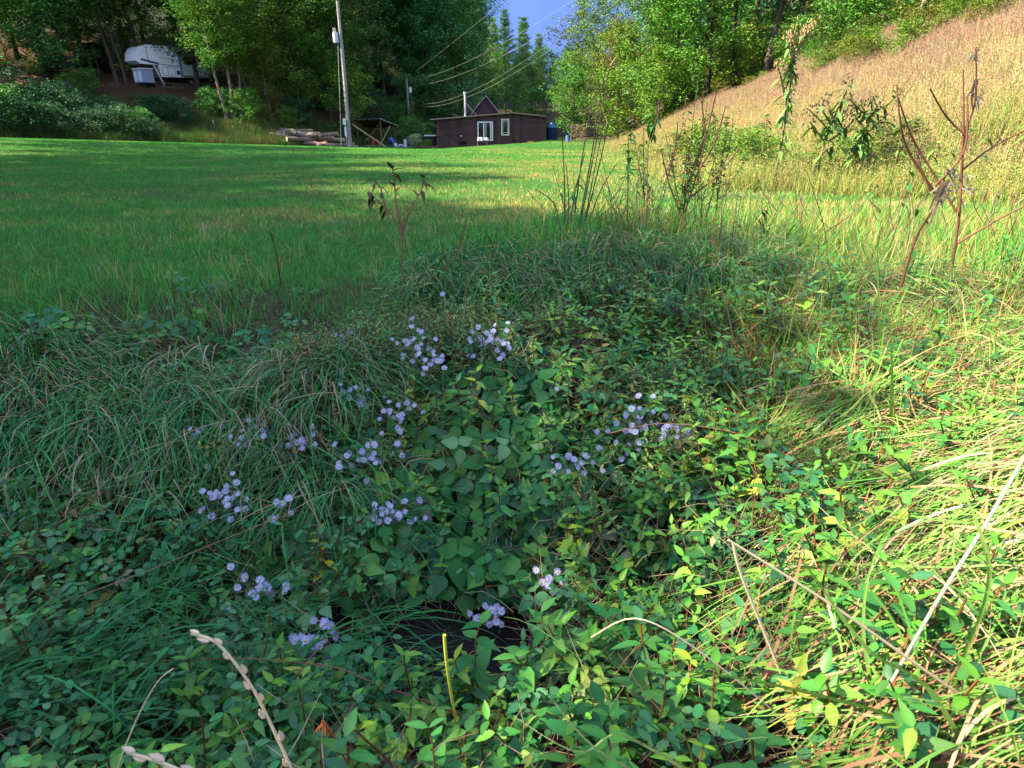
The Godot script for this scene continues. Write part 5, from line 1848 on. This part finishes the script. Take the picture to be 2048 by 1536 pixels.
func make_tall_weeds() -> void:
	rng.seed = 901
	var red := Color(0.16, 0.065, 0.042)
	var drab := Color(0.1, 0.07, 0.05)
	# the withered sapling at the edge of the meadow
	var o := weed("withered_sapling", "withered sapling with curled brown leaves standing against the sunlit meadow", "sapling", [[[-0.65, -0.95], [-0.62, -0.75], [-0.6, -0.56], [-0.59, -0.46]], [[-0.6, -0.56], [-0.66, -0.45], [-0.71, -0.39], [-0.77, -0.33]], [[-0.6, -0.53], [-0.62, -0.4], [-0.63, -0.32], [-0.63, -0.22]], [[-0.6, -0.55], [-0.54, -0.41], [-0.49, -0.33], [-0.465, -0.26]], [[-0.68, -0.43], [-0.69, -0.36], [-0.71, -0.3], [-0.735, -0.26]]], 3.5, 0.005, Color(0.2, 0.09, 0.055))
	for k in [[1, [0.35, 0.45, 0.6, 0.75, 0.85, 0.93, 1.0]], [2, [0.5, 0.6, 0.7, 0.78, 0.85, 0.92, 0.97, 1.0]], [3, [0.55, 0.68, 0.78, 0.86, 0.93, 0.97, 1.0]], [4, [0.45, 0.65, 0.8, 0.92, 1.0]]]:
		for t in k[1]:
			leaf_on(o, along(o, t, k[0]), rf(0, TAU), rf(-1.1, 0.7), rf(0.05, 0.08), 0.4, vary(pick([Color(0.08, 0.055, 0.03), Color(0.1, 0.09, 0.025), Color(0.06, 0.045, 0.03)]), 0.2), rf(0.3, 0.9))
	# dark bare stems left and right of it
	weed("bare_stem", "thin black bare stem standing left of the withered sapling", "stem", [[[-1.38, -0.95], [-1.38, -0.73], [-1.39, -0.56]], [[-1.385, -0.62], [-1.4, -0.59], [-1.405, -0.575]]], 3.7, 0.004, Color(0.05, 0.035, 0.03))
	weed("bare_stem", "reddish bent stem right of the withered sapling", "stem", [[[-0.41, -0.98], [-0.4, -0.8], [-0.31, -0.66], [-0.25, -0.48]]], 3.6, 0.005, Color(0.19, 0.085, 0.05))
	# a bunch of tall dark grass stalks
	rng.seed = 905
	var tall := [[[0.45, -0.92], [0.44, -0.51], [0.41, -0.08]], [[0.47, -0.92], [0.48, -0.6], [0.45, -0.3]], [[0.52, -0.92], [0.55, -0.45], [0.63, 0.1], [0.68, 0.3]], [[0.55, -0.92], [0.65, -0.25], [0.71, 0.25], [0.78, 0.62]], [[0.56, -0.92], [0.67, -0.22], [0.74, 0.28], [0.79, 0.55]], [[0.59, -0.92], [0.72, -0.31], [0.8, 0.12]], [[0.6, -0.92], [0.68, -0.4], [0.74, 0.0]], [[0.5, -0.92], [0.52, -0.6], [0.6, -0.2]], [[0.62, -0.92], [0.72, -0.55], [0.86, -0.3]], [[0.43, -0.92], [0.36, -0.62], [0.2, -0.5]]]
	o = weed("stalk_bunch", "bunch of tall dark dry grass stalks leaning right before the cabin's end", "stalks", tall, 5.5, 0.0065, Color(0.075, 0.045, 0.035))
	for k in [3, 4, 5]:
		for t in [0.8, 0.9]:
			leaf_on(o, along(o, t, k), rf(0, TAU), rf(-1.2, -0.6), 0.12, 0.07, Color(0.25, 0.15, 0.1), 0.2, M.straw, "awn")
	# the leafy dark weed
	o = weed("leafy_weed", "upright weed with whorls of dark leaves right of the dry stalks", "weed", [[[0.87, -0.95], [0.855, -0.51], [0.84, -0.27], [0.82, -0.06]]], 4.8, 0.005, Color(0.08, 0.05, 0.035))
	for k in 13:
		var t := 0.22 + k * 0.065
		for j in 3:
			if t > 0.33 and t < 0.5 and j > 0: continue
			leaf_on(o, along(o, t), rf(0, TAU), rf(-0.4, 0.5), rf(0.06, 0.1), 0.36, vary(Color(0.02, 0.12, 0.028), 0.25), 0.25)
	# a taller one with drooping leaves at its tip
	o = weed("leafy_weed", "tall thin weed with long drooping leaves at its tip and dry seed clusters", "weed", [[[0.98, -1.0], [0.95, -0.49], [0.94, -0.16], [0.95, 0.08]], [[0.95, -0.1], [0.97, 0.04], [0.98, 0.13]]], 4.6, 0.0045, Color(0.11, 0.07, 0.05))
	for k in 8:
		leaf_on(o, along(o, 0.8 + k * 0.025), rf(0, TAU), rf(0.0, 0.9), rf(0.09, 0.14), 0.38, vary(Color(0.03, 0.13, 0.025), 0.25), 0.35)
	for t in [0.85, 1.0]:
		husk(o, along(o, t, 1), 0.035, Color(0.09, 0.055, 0.035), "dry_cluster")
	# the red stemmed forked weed
	o = weed("red_stemmed_weed", "red stemmed weed forking into thin twigs, with fresh green leaves half way up", "weed", [[[1.01, -0.98], [1.02, -0.65], [1.04, -0.47], [1.03, -0.2]], [[1.03, -0.52], [0.94, -0.33], [0.87, -0.13]], [[1.04, -0.49], [1.1, -0.24], [1.13, 0.0], [1.15, 0.21]], [[1.1, -0.24], [1.18, -0.1], [1.22, 0.1]], [[1.12, -0.05], [1.08, 0.08], [1.07, 0.18]], [[0.92, -0.28], [0.95, -0.12], [0.94, 0.02]], [[1.06, -0.4], [1.2, -0.28], [1.31, -0.12]]], 3.9, 0.006, red)
	for k in 12:
		leaf_on(o, along(o, 0.62 + k * 0.03), rf(0, TAU), rf(-0.8, 0.3), rf(0.06, 0.1), 0.42, vary(Color(0.05, 0.2, 0.03), 0.25), 0.2)
	for k in 34:
		leaf_on(o, along(o, rf(0.3, 1.0), 1 + k % 6), rf(0, TAU), rf(-0.6, 0.6), rf(0.025, 0.05), 0.35, vary(Color(0.07, 0.15, 0.03), 0.25), 0.2)
	# brushy dry shrub of many thin stems behind it
	rng.seed = 911
	var many := []
	for k in 26:
		var x := 1.3 + rf(-0.3, 0.3)
		var e := x + rf(-0.28, 0.3)
		var h := rf(-0.25, 0.3)
		many.append([[x, -0.95], [lerpf(x, e, 0.35) + rf(-0.03, 0.03), lerpf(-0.95, h, 0.4)], [lerpf(x, e, 0.7) + rf(-0.03, 0.03), lerpf(-0.95, h, 0.72)], [e, h]])
	o = weed("brushy_weed", "brushy weed of many thin dark stems with tiny leaves, before the hillside trees", "weed", many, 4.9, 0.004, Color(0.11, 0.07, 0.05))
	var tiny := MB.new()
	for k in 26:
		for j in 44:
			var ll := rf(0.02, 0.055)
			tiny.leaf4(Transform3D(facing(Vector3(rf(-1, 1), 1, rf(-1, 1)), rf(0, TAU)), along(o, rf(0.4, 1.0), k) + Vector3(rf(-0.03, 0.03), rf(-0.02, 0.02), rf(-0.03, 0.03))), ll, ll * 0.4, vary(Color(0.12, 0.19, 0.045), 0.35))
	bit("foliage", tiny, M.leaf, o).set_meta("kind", "stuff")
	# more thin dark stems spread along the crest
	rng.seed = 915
	for k in 64:
		var x := rf(0.3, 3.4)
		var d := rf(3.6, 5.6)
		var y := land(x, d)
		var h := rf(0.25, 0.7)
		var e := rf(-0.28, 0.28)
		weed("thin_stem", "thin dark dry stem among the weeds along the bank's crest", "stem", [[[x, y - 0.05], [x + e * 0.3, y + h * 0.4], [x + e, y + h]], [[x + e * 0.3, y + h * 0.4], [x + e * 0.3 - e * 0.5, y + h * 0.6], [x - e * 0.4, y + h * 0.8]]], d, 0.003, vary(drab, 0.3), "dry stems along the crest")
		if k % 3 == 0:
			var so: Node3D = get_child(get_child_count() - 1)
			for j in 6:
				leaf_on(so, along(so, rf(0.3, 1.0), j % 2), rf(0, TAU), rf(-0.5, 0.7), rf(0.04, 0.09), 0.36, vary(Color(0.05, 0.16, 0.035), 0.3), 0.3)
	# broad bladed grass clump on the crest, right
	o = thing("grass_clump", "clump of broad upright blades on the crest right of the red stemmed weed", "grass clump", ground(1.75, 4.2))
	rng.seed = 917
	for k in 11:
		var b := MB.new()
		var a := rf(0, TAU)
		b.blade(Vector3.ZERO, Vector3(cos(a) * 0.7, 1.0, sin(a) * 0.5), rf(0.25, 0.45), 0.028, 0.16, Vector3(-sin(a), 0, cos(a)), 7, vary(Color(0.04, 0.14, 0.05), 0.2), Color(0.06, 0.17, 0.06))
		bit("blade", b, M.grass, o)
	# dead red stemmed weeds at the right with flood debris wound on them
	rng.seed = 921
	o = weed("dead_weed", "tall dead red stemmed weed with grey debris wound round it, by the tall grass", "weed", [[[2.07, -0.92], [2.03, -0.48], [1.98, -0.27], [1.96, -0.06], [1.94, 0.1], [1.87, 0.29]], [[1.99, -0.36], [1.87, -0.2], [1.74, -0.05], [1.6, 0.11]], [[1.975, -0.24], [1.92, -0.02], [1.85, 0.21]], [[1.97, -0.18], [2.08, -0.08], [2.25, 0.02]], [[1.96, -0.05], [1.86, 0.03], [1.72, 0.14]], [[2.03, -0.5], [2.2, -0.36], [2.42, -0.25]]], 2.9, 0.0055, red)
	twigs_on(o, 6, 9)
	husk(o, along(o, 0.42), 0.05, Color(0.2, 0.17, 0.15))
	husk(o, along(o, 0.83), 0.05, Color(0.22, 0.18, 0.16))
	husk(o, along(o, 0.96), 0.03, Color(0.16, 0.14, 0.13))
	for t in [[1, 0.3, 0.09], [2, 0.5, 0.06], [1, 0.35, 0.07]]:
		leaf_on(o, along(o, t[1], t[0]), rf(0.8, 2.2), rf(-0.4, 0.2), t[2], 0.35, Color(0.04, 0.19, 0.04), 0.1)
	o = weed("dead_weed", "shorter dead weed beside it with a thick knot of debris and a hanging strip", "weed", [[[1.76, -0.85], [1.79, -0.5], [1.81, -0.3], [1.83, -0.22]], [[1.81, -0.27], [1.66, -0.1], [1.58, 0.02], [1.54, 0.15]], [[1.8, -0.24], [1.86, -0.1], [1.84, 0.11]], [[1.79, -0.26], [1.72, -0.16], [1.7, -0.1]]], 2.8, 0.0055, red * 0.8)
	twigs_on(o, 4, 7)
	husk(o, along(o, 0.97), 0.065, Color(0.2, 0.17, 0.14))
	var b := MB.new()
	for k in 8:
		b.blade(along(o, 0.95) + Vector3(rf(-0.03, 0.01), rf(-0.02, 0.02), 0.01), Vector3(-0.35 + rf(-0.1, 0.1), -1.0, rf(0, 0.1)), rf(0.1, 0.24), 0.014, 0.3, Vector3(1, -0.2, rf(-0.8, 0.8)).normalized(), 7, vary(Color(0.3, 0.23, 0.15), 0.3), Color(0.26, 0.2, 0.14))
	bit("hanging_strip", b, M.straw, o)
	# tall seeding weeds at the foot of the hillside
	rng.seed = 931
	for q in [[4.2, 10.6, 2.35, 0.0, "tallest seeding weed at the hillside's foot, with a brown tufted top"], [4.75, 10.3, 1.55, 0.22, "dark leaved branching weed with small round seed heads beside the tallest one"], [5.15, 10.2, 1.35, 0.3, "lower leafy weed with dark seed heads, rightmost of the seeding weeds"]]:
		var x: float = q[0]
		var d: float = q[1]
		var h: float = q[2]
		var y := land(x, d)
		var stems := [[[x, y - 0.1], [x + 0.03, y + h * 0.4], [x + q[3] * 0.6, y + h * 0.75], [x + q[3], y + h]]]
		for k in 9:
			var t := rf(0.35, 0.85)
			var e := rf(-0.55, 0.55) * (0.45 if q[3] == 0.0 else 0.9)
			stems.append([[x + q[3] * t * t, y + h * t], [x + q[3] * t + e * 0.5, y + h * (t + 0.09)], [x + q[3] * t + e, y + h * (t + 0.2)]])
		o = weed("seeding_weed", q[4], "weed", stems, d, 0.018, Color(0.15, 0.14, 0.06))
		for k in 110:
			var green := vary(Color(0.08, 0.17, 0.04), 0.35) if q[3] > 0.0 else vary(Color(0.12, 0.22, 0.06), 0.35)
			leaf_on(o, along(o, rf(0.03, 0.85), 0 if k % 2 else 1 + k % 9), rf(0, TAU), rf(-0.4, 0.8), rf(0.13, 0.3), 0.24, green, 0.3)
		b = MB.new()
		for k in 10:
			for j in (26 if q[3] == 0.0 else 10):
				var c0 := along(o, rf(0.75, 1.0), k)
				lump(b, c0 + Vector3(rf(-0.07, 0.07), rf(-0.04, 0.1), rf(-0.07, 0.07)), Vector3(0.013, 0.016, 0.013), vary(Color(0.3, 0.2, 0.1) if q[3] == 0.0 else Color(0.06, 0.05, 0.03), 0.3))
		bit("seed_heads", b, M.stem, o).set_meta("kind", "stuff")
	# leafy weeds between the stalks and the hill foot
	rng.seed = 941
	for k in 60:
		var x := rf(1.4, 6.8)
		var d := rf(7.8, 12.5)
		if x < line(BR, d) - 1.6 or x > line(BR, d) + 0.9:
			continue
		var y := land(x, d)
		var h := rf(0.5, 1.2)
		o = weed("bank_weed", "leafy green weed at the foot of the hillside, left of the seeding weeds" if x < 4.2 else "leafy green weed at the foot of the hillside, right of the seeding weeds", "weed", [[[x, y - 0.05], [x + 0.02, y + h * 0.5], [x + rf(-0.1, 0.1), y + h]]], d, 0.008, Color(0.14, 0.12, 0.05), "weeds at the hillside's foot, left part" if x < 4.2 else "weeds at the hillside's foot, right part")
		for j in 16:
			leaf_on(o, along(o, rf(0.15, 1.0)), rf(0, TAU), rf(-0.5, 0.6), rf(0.1, 0.2), 0.28, vary(Color(0.09, 0.18, 0.035), 0.3), 0.3)
	# one yellow flower high in the grass at the right
	o = weed("yellow_flower", "single yellow flower on a tall stem at the right above the brown grass", "flower", [[[3.05, -0.95], [3.1, -0.3], [3.12, 0.08]]], 4.0, 0.004, Color(0.12, 0.12, 0.04))
	b = MB.new()
	for k in 9:
		b.leaf4(Transform3D(facing(Vector3(0.1, 0.8, 0.6), TAU * k / 9), Vector3.ZERO), 0.024, 0.012, Color(0.75, 0.5, 0.02))
	bit("petals", b, M.petal, o, along(o, 1.0))

# ---------------------------------------------------------------- stalks close to the viewer
func stalk(called: String, label: String, pts: Array, d0: float, d1: float, r0: float, r1: float, col: Color, root := true) -> Node3D:
	var ps := []
	for k in pts.size():
		ps.append(Vector3(pts[k][0], pts[k][1], -lerpf(d0, d1, k / (pts.size() - 1.0))))
	if root: # carry on down to the ground
		var dir: Vector3 = (ps[0] - ps[1]).normalized()
		var p: Vector3 = ps[0]
		var low := []
		for k in 14:
			p += (dir + Vector3(0, -0.35, 0)).normalized() * 0.08
			low.push_front(p)
			if p.y < land(p.x, -p.z):
				break
		ps = low + ps
	var base: Vector3 = ps[0]
	var o := thing(called, label, "grass stalk", base)
	var out := []
	var rr := []
	for k in ps.size() - 1:
		for j in 5:
			out.append((ps[k] as Vector3).cubic_interpolate(ps[k + 1], ps[maxi(k - 1, 0)], ps[mini(k + 2, ps.size() - 1)], j / 5.0) - base)
	out.append(ps[ps.size() - 1] - base)
	for k in out.size():
		rr.append(lerpf(r0, r1, float(k) / (out.size() - 1)))
	var b := MB.new()
	b.tube(out, rr, 7, col, true, col * 1.1)
	bit("stem", b, M.straw, o)
	o.set_meta("line_0", out)
	return o

func seeds(o: Node3D, t0: float, t1: float, n: int, size: float, col: Color) -> void:
	for k in n:
		var b := MB.new()
		var p := along(o, lerpf(t0, t1, k / (n - 1.0)))
		var q := along(o, minf(lerpf(t0, t1, k / (n - 1.0)) + 0.02, 0.999))
		var dir := (q - p).normalized()
		var side := dir.cross(Vector3(0, 0, 1)).normalized() * (1.0 if k % 2 else -1.0)
		var s := size * rf(0.75, 1.15)
		var c := p + side * s * 0.28
		b.tube([c - dir * s * 0.5, c - dir * s * 0.25 + side * s * 0.05, c + dir * s * 0.15 + side * s * 0.1, c + dir * s * 0.6 + side * s * 0.14], [s * 0.06, s * 0.24, s * 0.25, s * 0.05], 8, vary(col, 0.15), true)
		bit("seed", b, M.straw, o)

func make_near_stalks() -> void:
	rng.seed = 951
	var straw := Color(0.55, 0.45, 0.28)
	var o := stalk("seed_stalk", "pale grass stalk with fat seeds arching in from the bottom edge, out of focus", [[-0.275, -0.77], [-0.295, -0.66], [-0.31, -0.6], [-0.335, -0.545], [-0.362, -0.53]], 0.55, 0.55, 0.0025, 0.0014, straw)
	seeds(o, 0.55, 0.98, 12, 0.013, Color(0.55, 0.42, 0.3))
	o = stalk("seed_stalk", "blurred plump seed head lying across the very bottom edge", [[-0.32, -0.64], [-0.345, -0.615], [-0.37, -0.6], [-0.392, -0.59]], 0.45, 0.45, 0.0025, 0.0014, straw)
	seeds(o, 0.6, 0.99, 8, 0.014, Color(0.5, 0.4, 0.28))
	o = stalk("dry_stalk", "thin pale curved stalk left of the seed heads", [[-0.64, -0.97], [-0.58, -0.85], [-0.53, -0.77], [-0.5, -0.742]], 0.7, 0.7, 0.002, 0.0008, straw)
	o = stalk("dry_stalk", "thick white dry stalk slanting up to the right edge across the sunny grass", [[0.56, -1.08], [0.63, -0.70], [0.67, -0.53], [0.70, -0.38]], 0.75, 0.75, 0.0029, 0.0021, Color(0.5, 0.42, 0.31))
	var nodes := MB.new()
	for t in [0.3, 0.52, 0.74, 0.9]:
		var c := along(o, t)
		var c2 := along(o, t + 0.012)
		nodes.tube([c, c.lerp(c2, 0.5), c2], [0.0026, 0.0037, 0.0026], 7, Color(0.34, 0.24, 0.15))
	bit("joints", nodes, M.straw, o)
	o = stalk("dry_stalk", "pale stalk bending down right from a hooked tip in the sunny grass", [[0.56, -1.08], [0.46, -0.86], [0.385, -0.7], [0.36, -0.63]], 0.85, 0.85, 0.0032, 0.0022, straw)
	o = stalk("dry_stalk", "long straw stalk lying from the hooked one down to the right corner", [[0.82, -0.9], [0.66, -0.79], [0.48, -0.66], [0.31, -0.55]], 0.7, 0.75, 0.0036, 0.0016, Color(0.55, 0.42, 0.24))
	o = stalk("dry_stalk", "thin looping straw stalk near the bottom of the sunny grass", [[0.46, -0.95], [0.3, -0.8], [0.2, -0.74], [0.13, -0.78]], 0.8, 0.8, 0.002, 0.001, straw)
	o = stalk("yellow_shoot", "upright yellow green stem with a pointed tip below the pool", [[-0.1, -1.24], [-0.12, -1.12], [-0.13, -1.0], [-0.132, -0.92]], 0.95, 0.95, 0.0024, 0.0034, Color(0.4, 0.42, 0.06))
	o = stalk("arching_runner", "long arching reddish stem over the lance leaved creepers", [[0.95, -1.02], [0.75, -0.92], [0.5, -0.9], [0.33, -0.96]], 1.75, 1.9, 0.002, 0.001, Color(0.3, 0.14, 0.07))
	o = stalk("arching_runner", "arching dark red stem across the small leaves at the left", [[-0.42, -1.16], [-0.62, -1.17], [-0.8, -1.21], [-1.0, -1.25]], 1.1, 1.2, 0.0022, 0.0012, Color(0.17, 0.07, 0.05))
	o = stalk("arching_runner", "long thin brown stem running up from the left edge to the blue flowers", [[-1.35, -1.25], [-1.0, -1.13], [-0.75, -1.04], [-0.6, -1.0]], 1.35, 1.5, 0.002, 0.001, Color(0.2, 0.12, 0.08))
	o = stalk("yellow_stalk", "bare yellow stalk under the pale aster cluster", [[0.02, -1.25], [-0.05, -1.08], [-0.1, -0.97], [-0.12, -0.92]], 2.3, 2.6, 0.003, 0.002, Color(0.3, 0.26, 0.09))
	o = stalk("rust_tendril", "rust red withered curl at the bottom edge left of the pool", [[-0.26, -1.2], [-0.3, -1.08], [-0.32, -1.0], [-0.335, -0.97]], 0.8, 0.8, 0.002, 0.0016, Color(0.35, 0.09, 0.03))
	for k in 7:
		leaf_on(o, along(o, rf(0.75, 1.0)), rf(0, TAU), rf(0.3, 1.3), rf(0.02, 0.035), 0.2, Color(0.4, 0.1, 0.03), 0.6, M.straw, "withered_leaf")
	# broad light blades crossing the bottom right
	var blades := [[[0.3, -0.9], [0.16, -0.81], [0.09, -0.785], [0.0, -0.765], 0.62, 0.013, "broad pale blade pointing left along the bottom edge"], [[0.26, -0.9], [0.17, -0.8], [0.1, -0.735], [0.04, -0.67], 0.6, 0.012, "bright green blade slanting up left above the pale one"], [[0.66, -0.86], [0.4, -0.745], [0.2, -0.72], [0.05, -0.715], 0.66, 0.014, "long soft green blade across the bottom right corner"], [[0.6, -0.75], [0.5, -0.68], [0.42, -0.58], [0.36, -0.5], 0.68, 0.009, "blurred green blade rising left of the white stalk"], [[0.7, -0.8], [0.66, -0.6], [0.62, -0.5], [0.57, -0.4], 0.72, 0.01, "green blade standing right of the white stalk"], [[0.62, -0.95], [0.57, -0.75], [0.56, -0.6], [0.57, -0.47], 0.78, 0.009, "yellow green blade crossing the white stalk's middle"]]
	for q in blades:
		var b := MB.new()
		var ps := []
		for k in 4:
			ps.append(Vector3(q[k][0], q[k][1], -float(q[4]) + rf(-0.03, 0.03)))
		var dir: Vector3 = (ps[0] - ps[1]).normalized()
		ps.push_front(ps[0] + (dir + Vector3(0, -0.7, 0)).normalized() * 0.3)
		var n := 18
		var last := []
		var col := vary(Color(0.17, 0.3, 0.07), 0.15) if not "pale" in q[6] else Color(0.38, 0.42, 0.2)
		for k in n + 1:
			var f := k / float(n) * 3.999
			var i := int(f)
			var c: Vector3 = (ps[i] as Vector3).cubic_interpolate(ps[i + 1], ps[maxi(i - 1, 0)], ps[mini(i + 2, 4)], f - i)
			var t := k / float(n)
			var w: float = float(q[5]) * 0.5 * (1.0 - pow(t, 2.5) * 0.97)
			var s := Vector3(0.35, 0.8, 0.45).normalized() * w
			if k:
				b.quad(last[0], last[1], c, c - s, col)
				b.quad(last[1], last[2], c + s, c, col)
			last = [c - s, c + Vector3(0, 0, -0.0015), c + s]
		solo("grass_strand", b, M.grass, q[6], "grass")
	rng.seed = 955
	for i in 16:
		var b := MB.new()
		var x := rf(0.25, 0.85)
		var d := rf(0.5, 0.9)
		var col := vary(pick([Color(0.15, 0.3, 0.06), Color(0.22, 0.34, 0.09), Color(0.4, 0.34, 0.18), Color(0.12, 0.26, 0.05)]), 0.2)
		b.blade(ground(x, d), Vector3(rf(-0.9, 0.2), 1.0, rf(-0.4, 0.4)), rf(0.25, 0.5), rf(0.006, 0.012), rf(0.12, 0.3), Vector3(0.4, 0.3, 0.85).normalized(), 9, col, col * 1.1, rng.randfn() * 0.08)
		solo("near_grass_strand", b, M.grass, "soft near grass blade at the bottom right corner", "grass", "near grass blades at the bottom right")
	# the big weeds right of the trailing sun: long blades at the right edge
	rng.seed = 957
	for k in 14:
		var x := rf(1.1, 1.9)
		var d := rf(1.5, 2.5)
		var b := MB.new()
		var p := ground(x, d)
		b.blade(p, Vector3(rf(-0.5, 0.3), 1.0, rf(-0.3, 0.3)), rf(0.35, 0.6), 0.012, 0.12, Vector3(1, 0, rf(-0.5, 0.5)).normalized(), 7, vary(Color(0.13, 0.27, 0.05), 0.25), Color(0.2, 0.32, 0.08))
		solo("tall_grass_strand", b, M.grass, "tall fresh green grass blade on the right bank", "grass", "tall blades on the right bank")
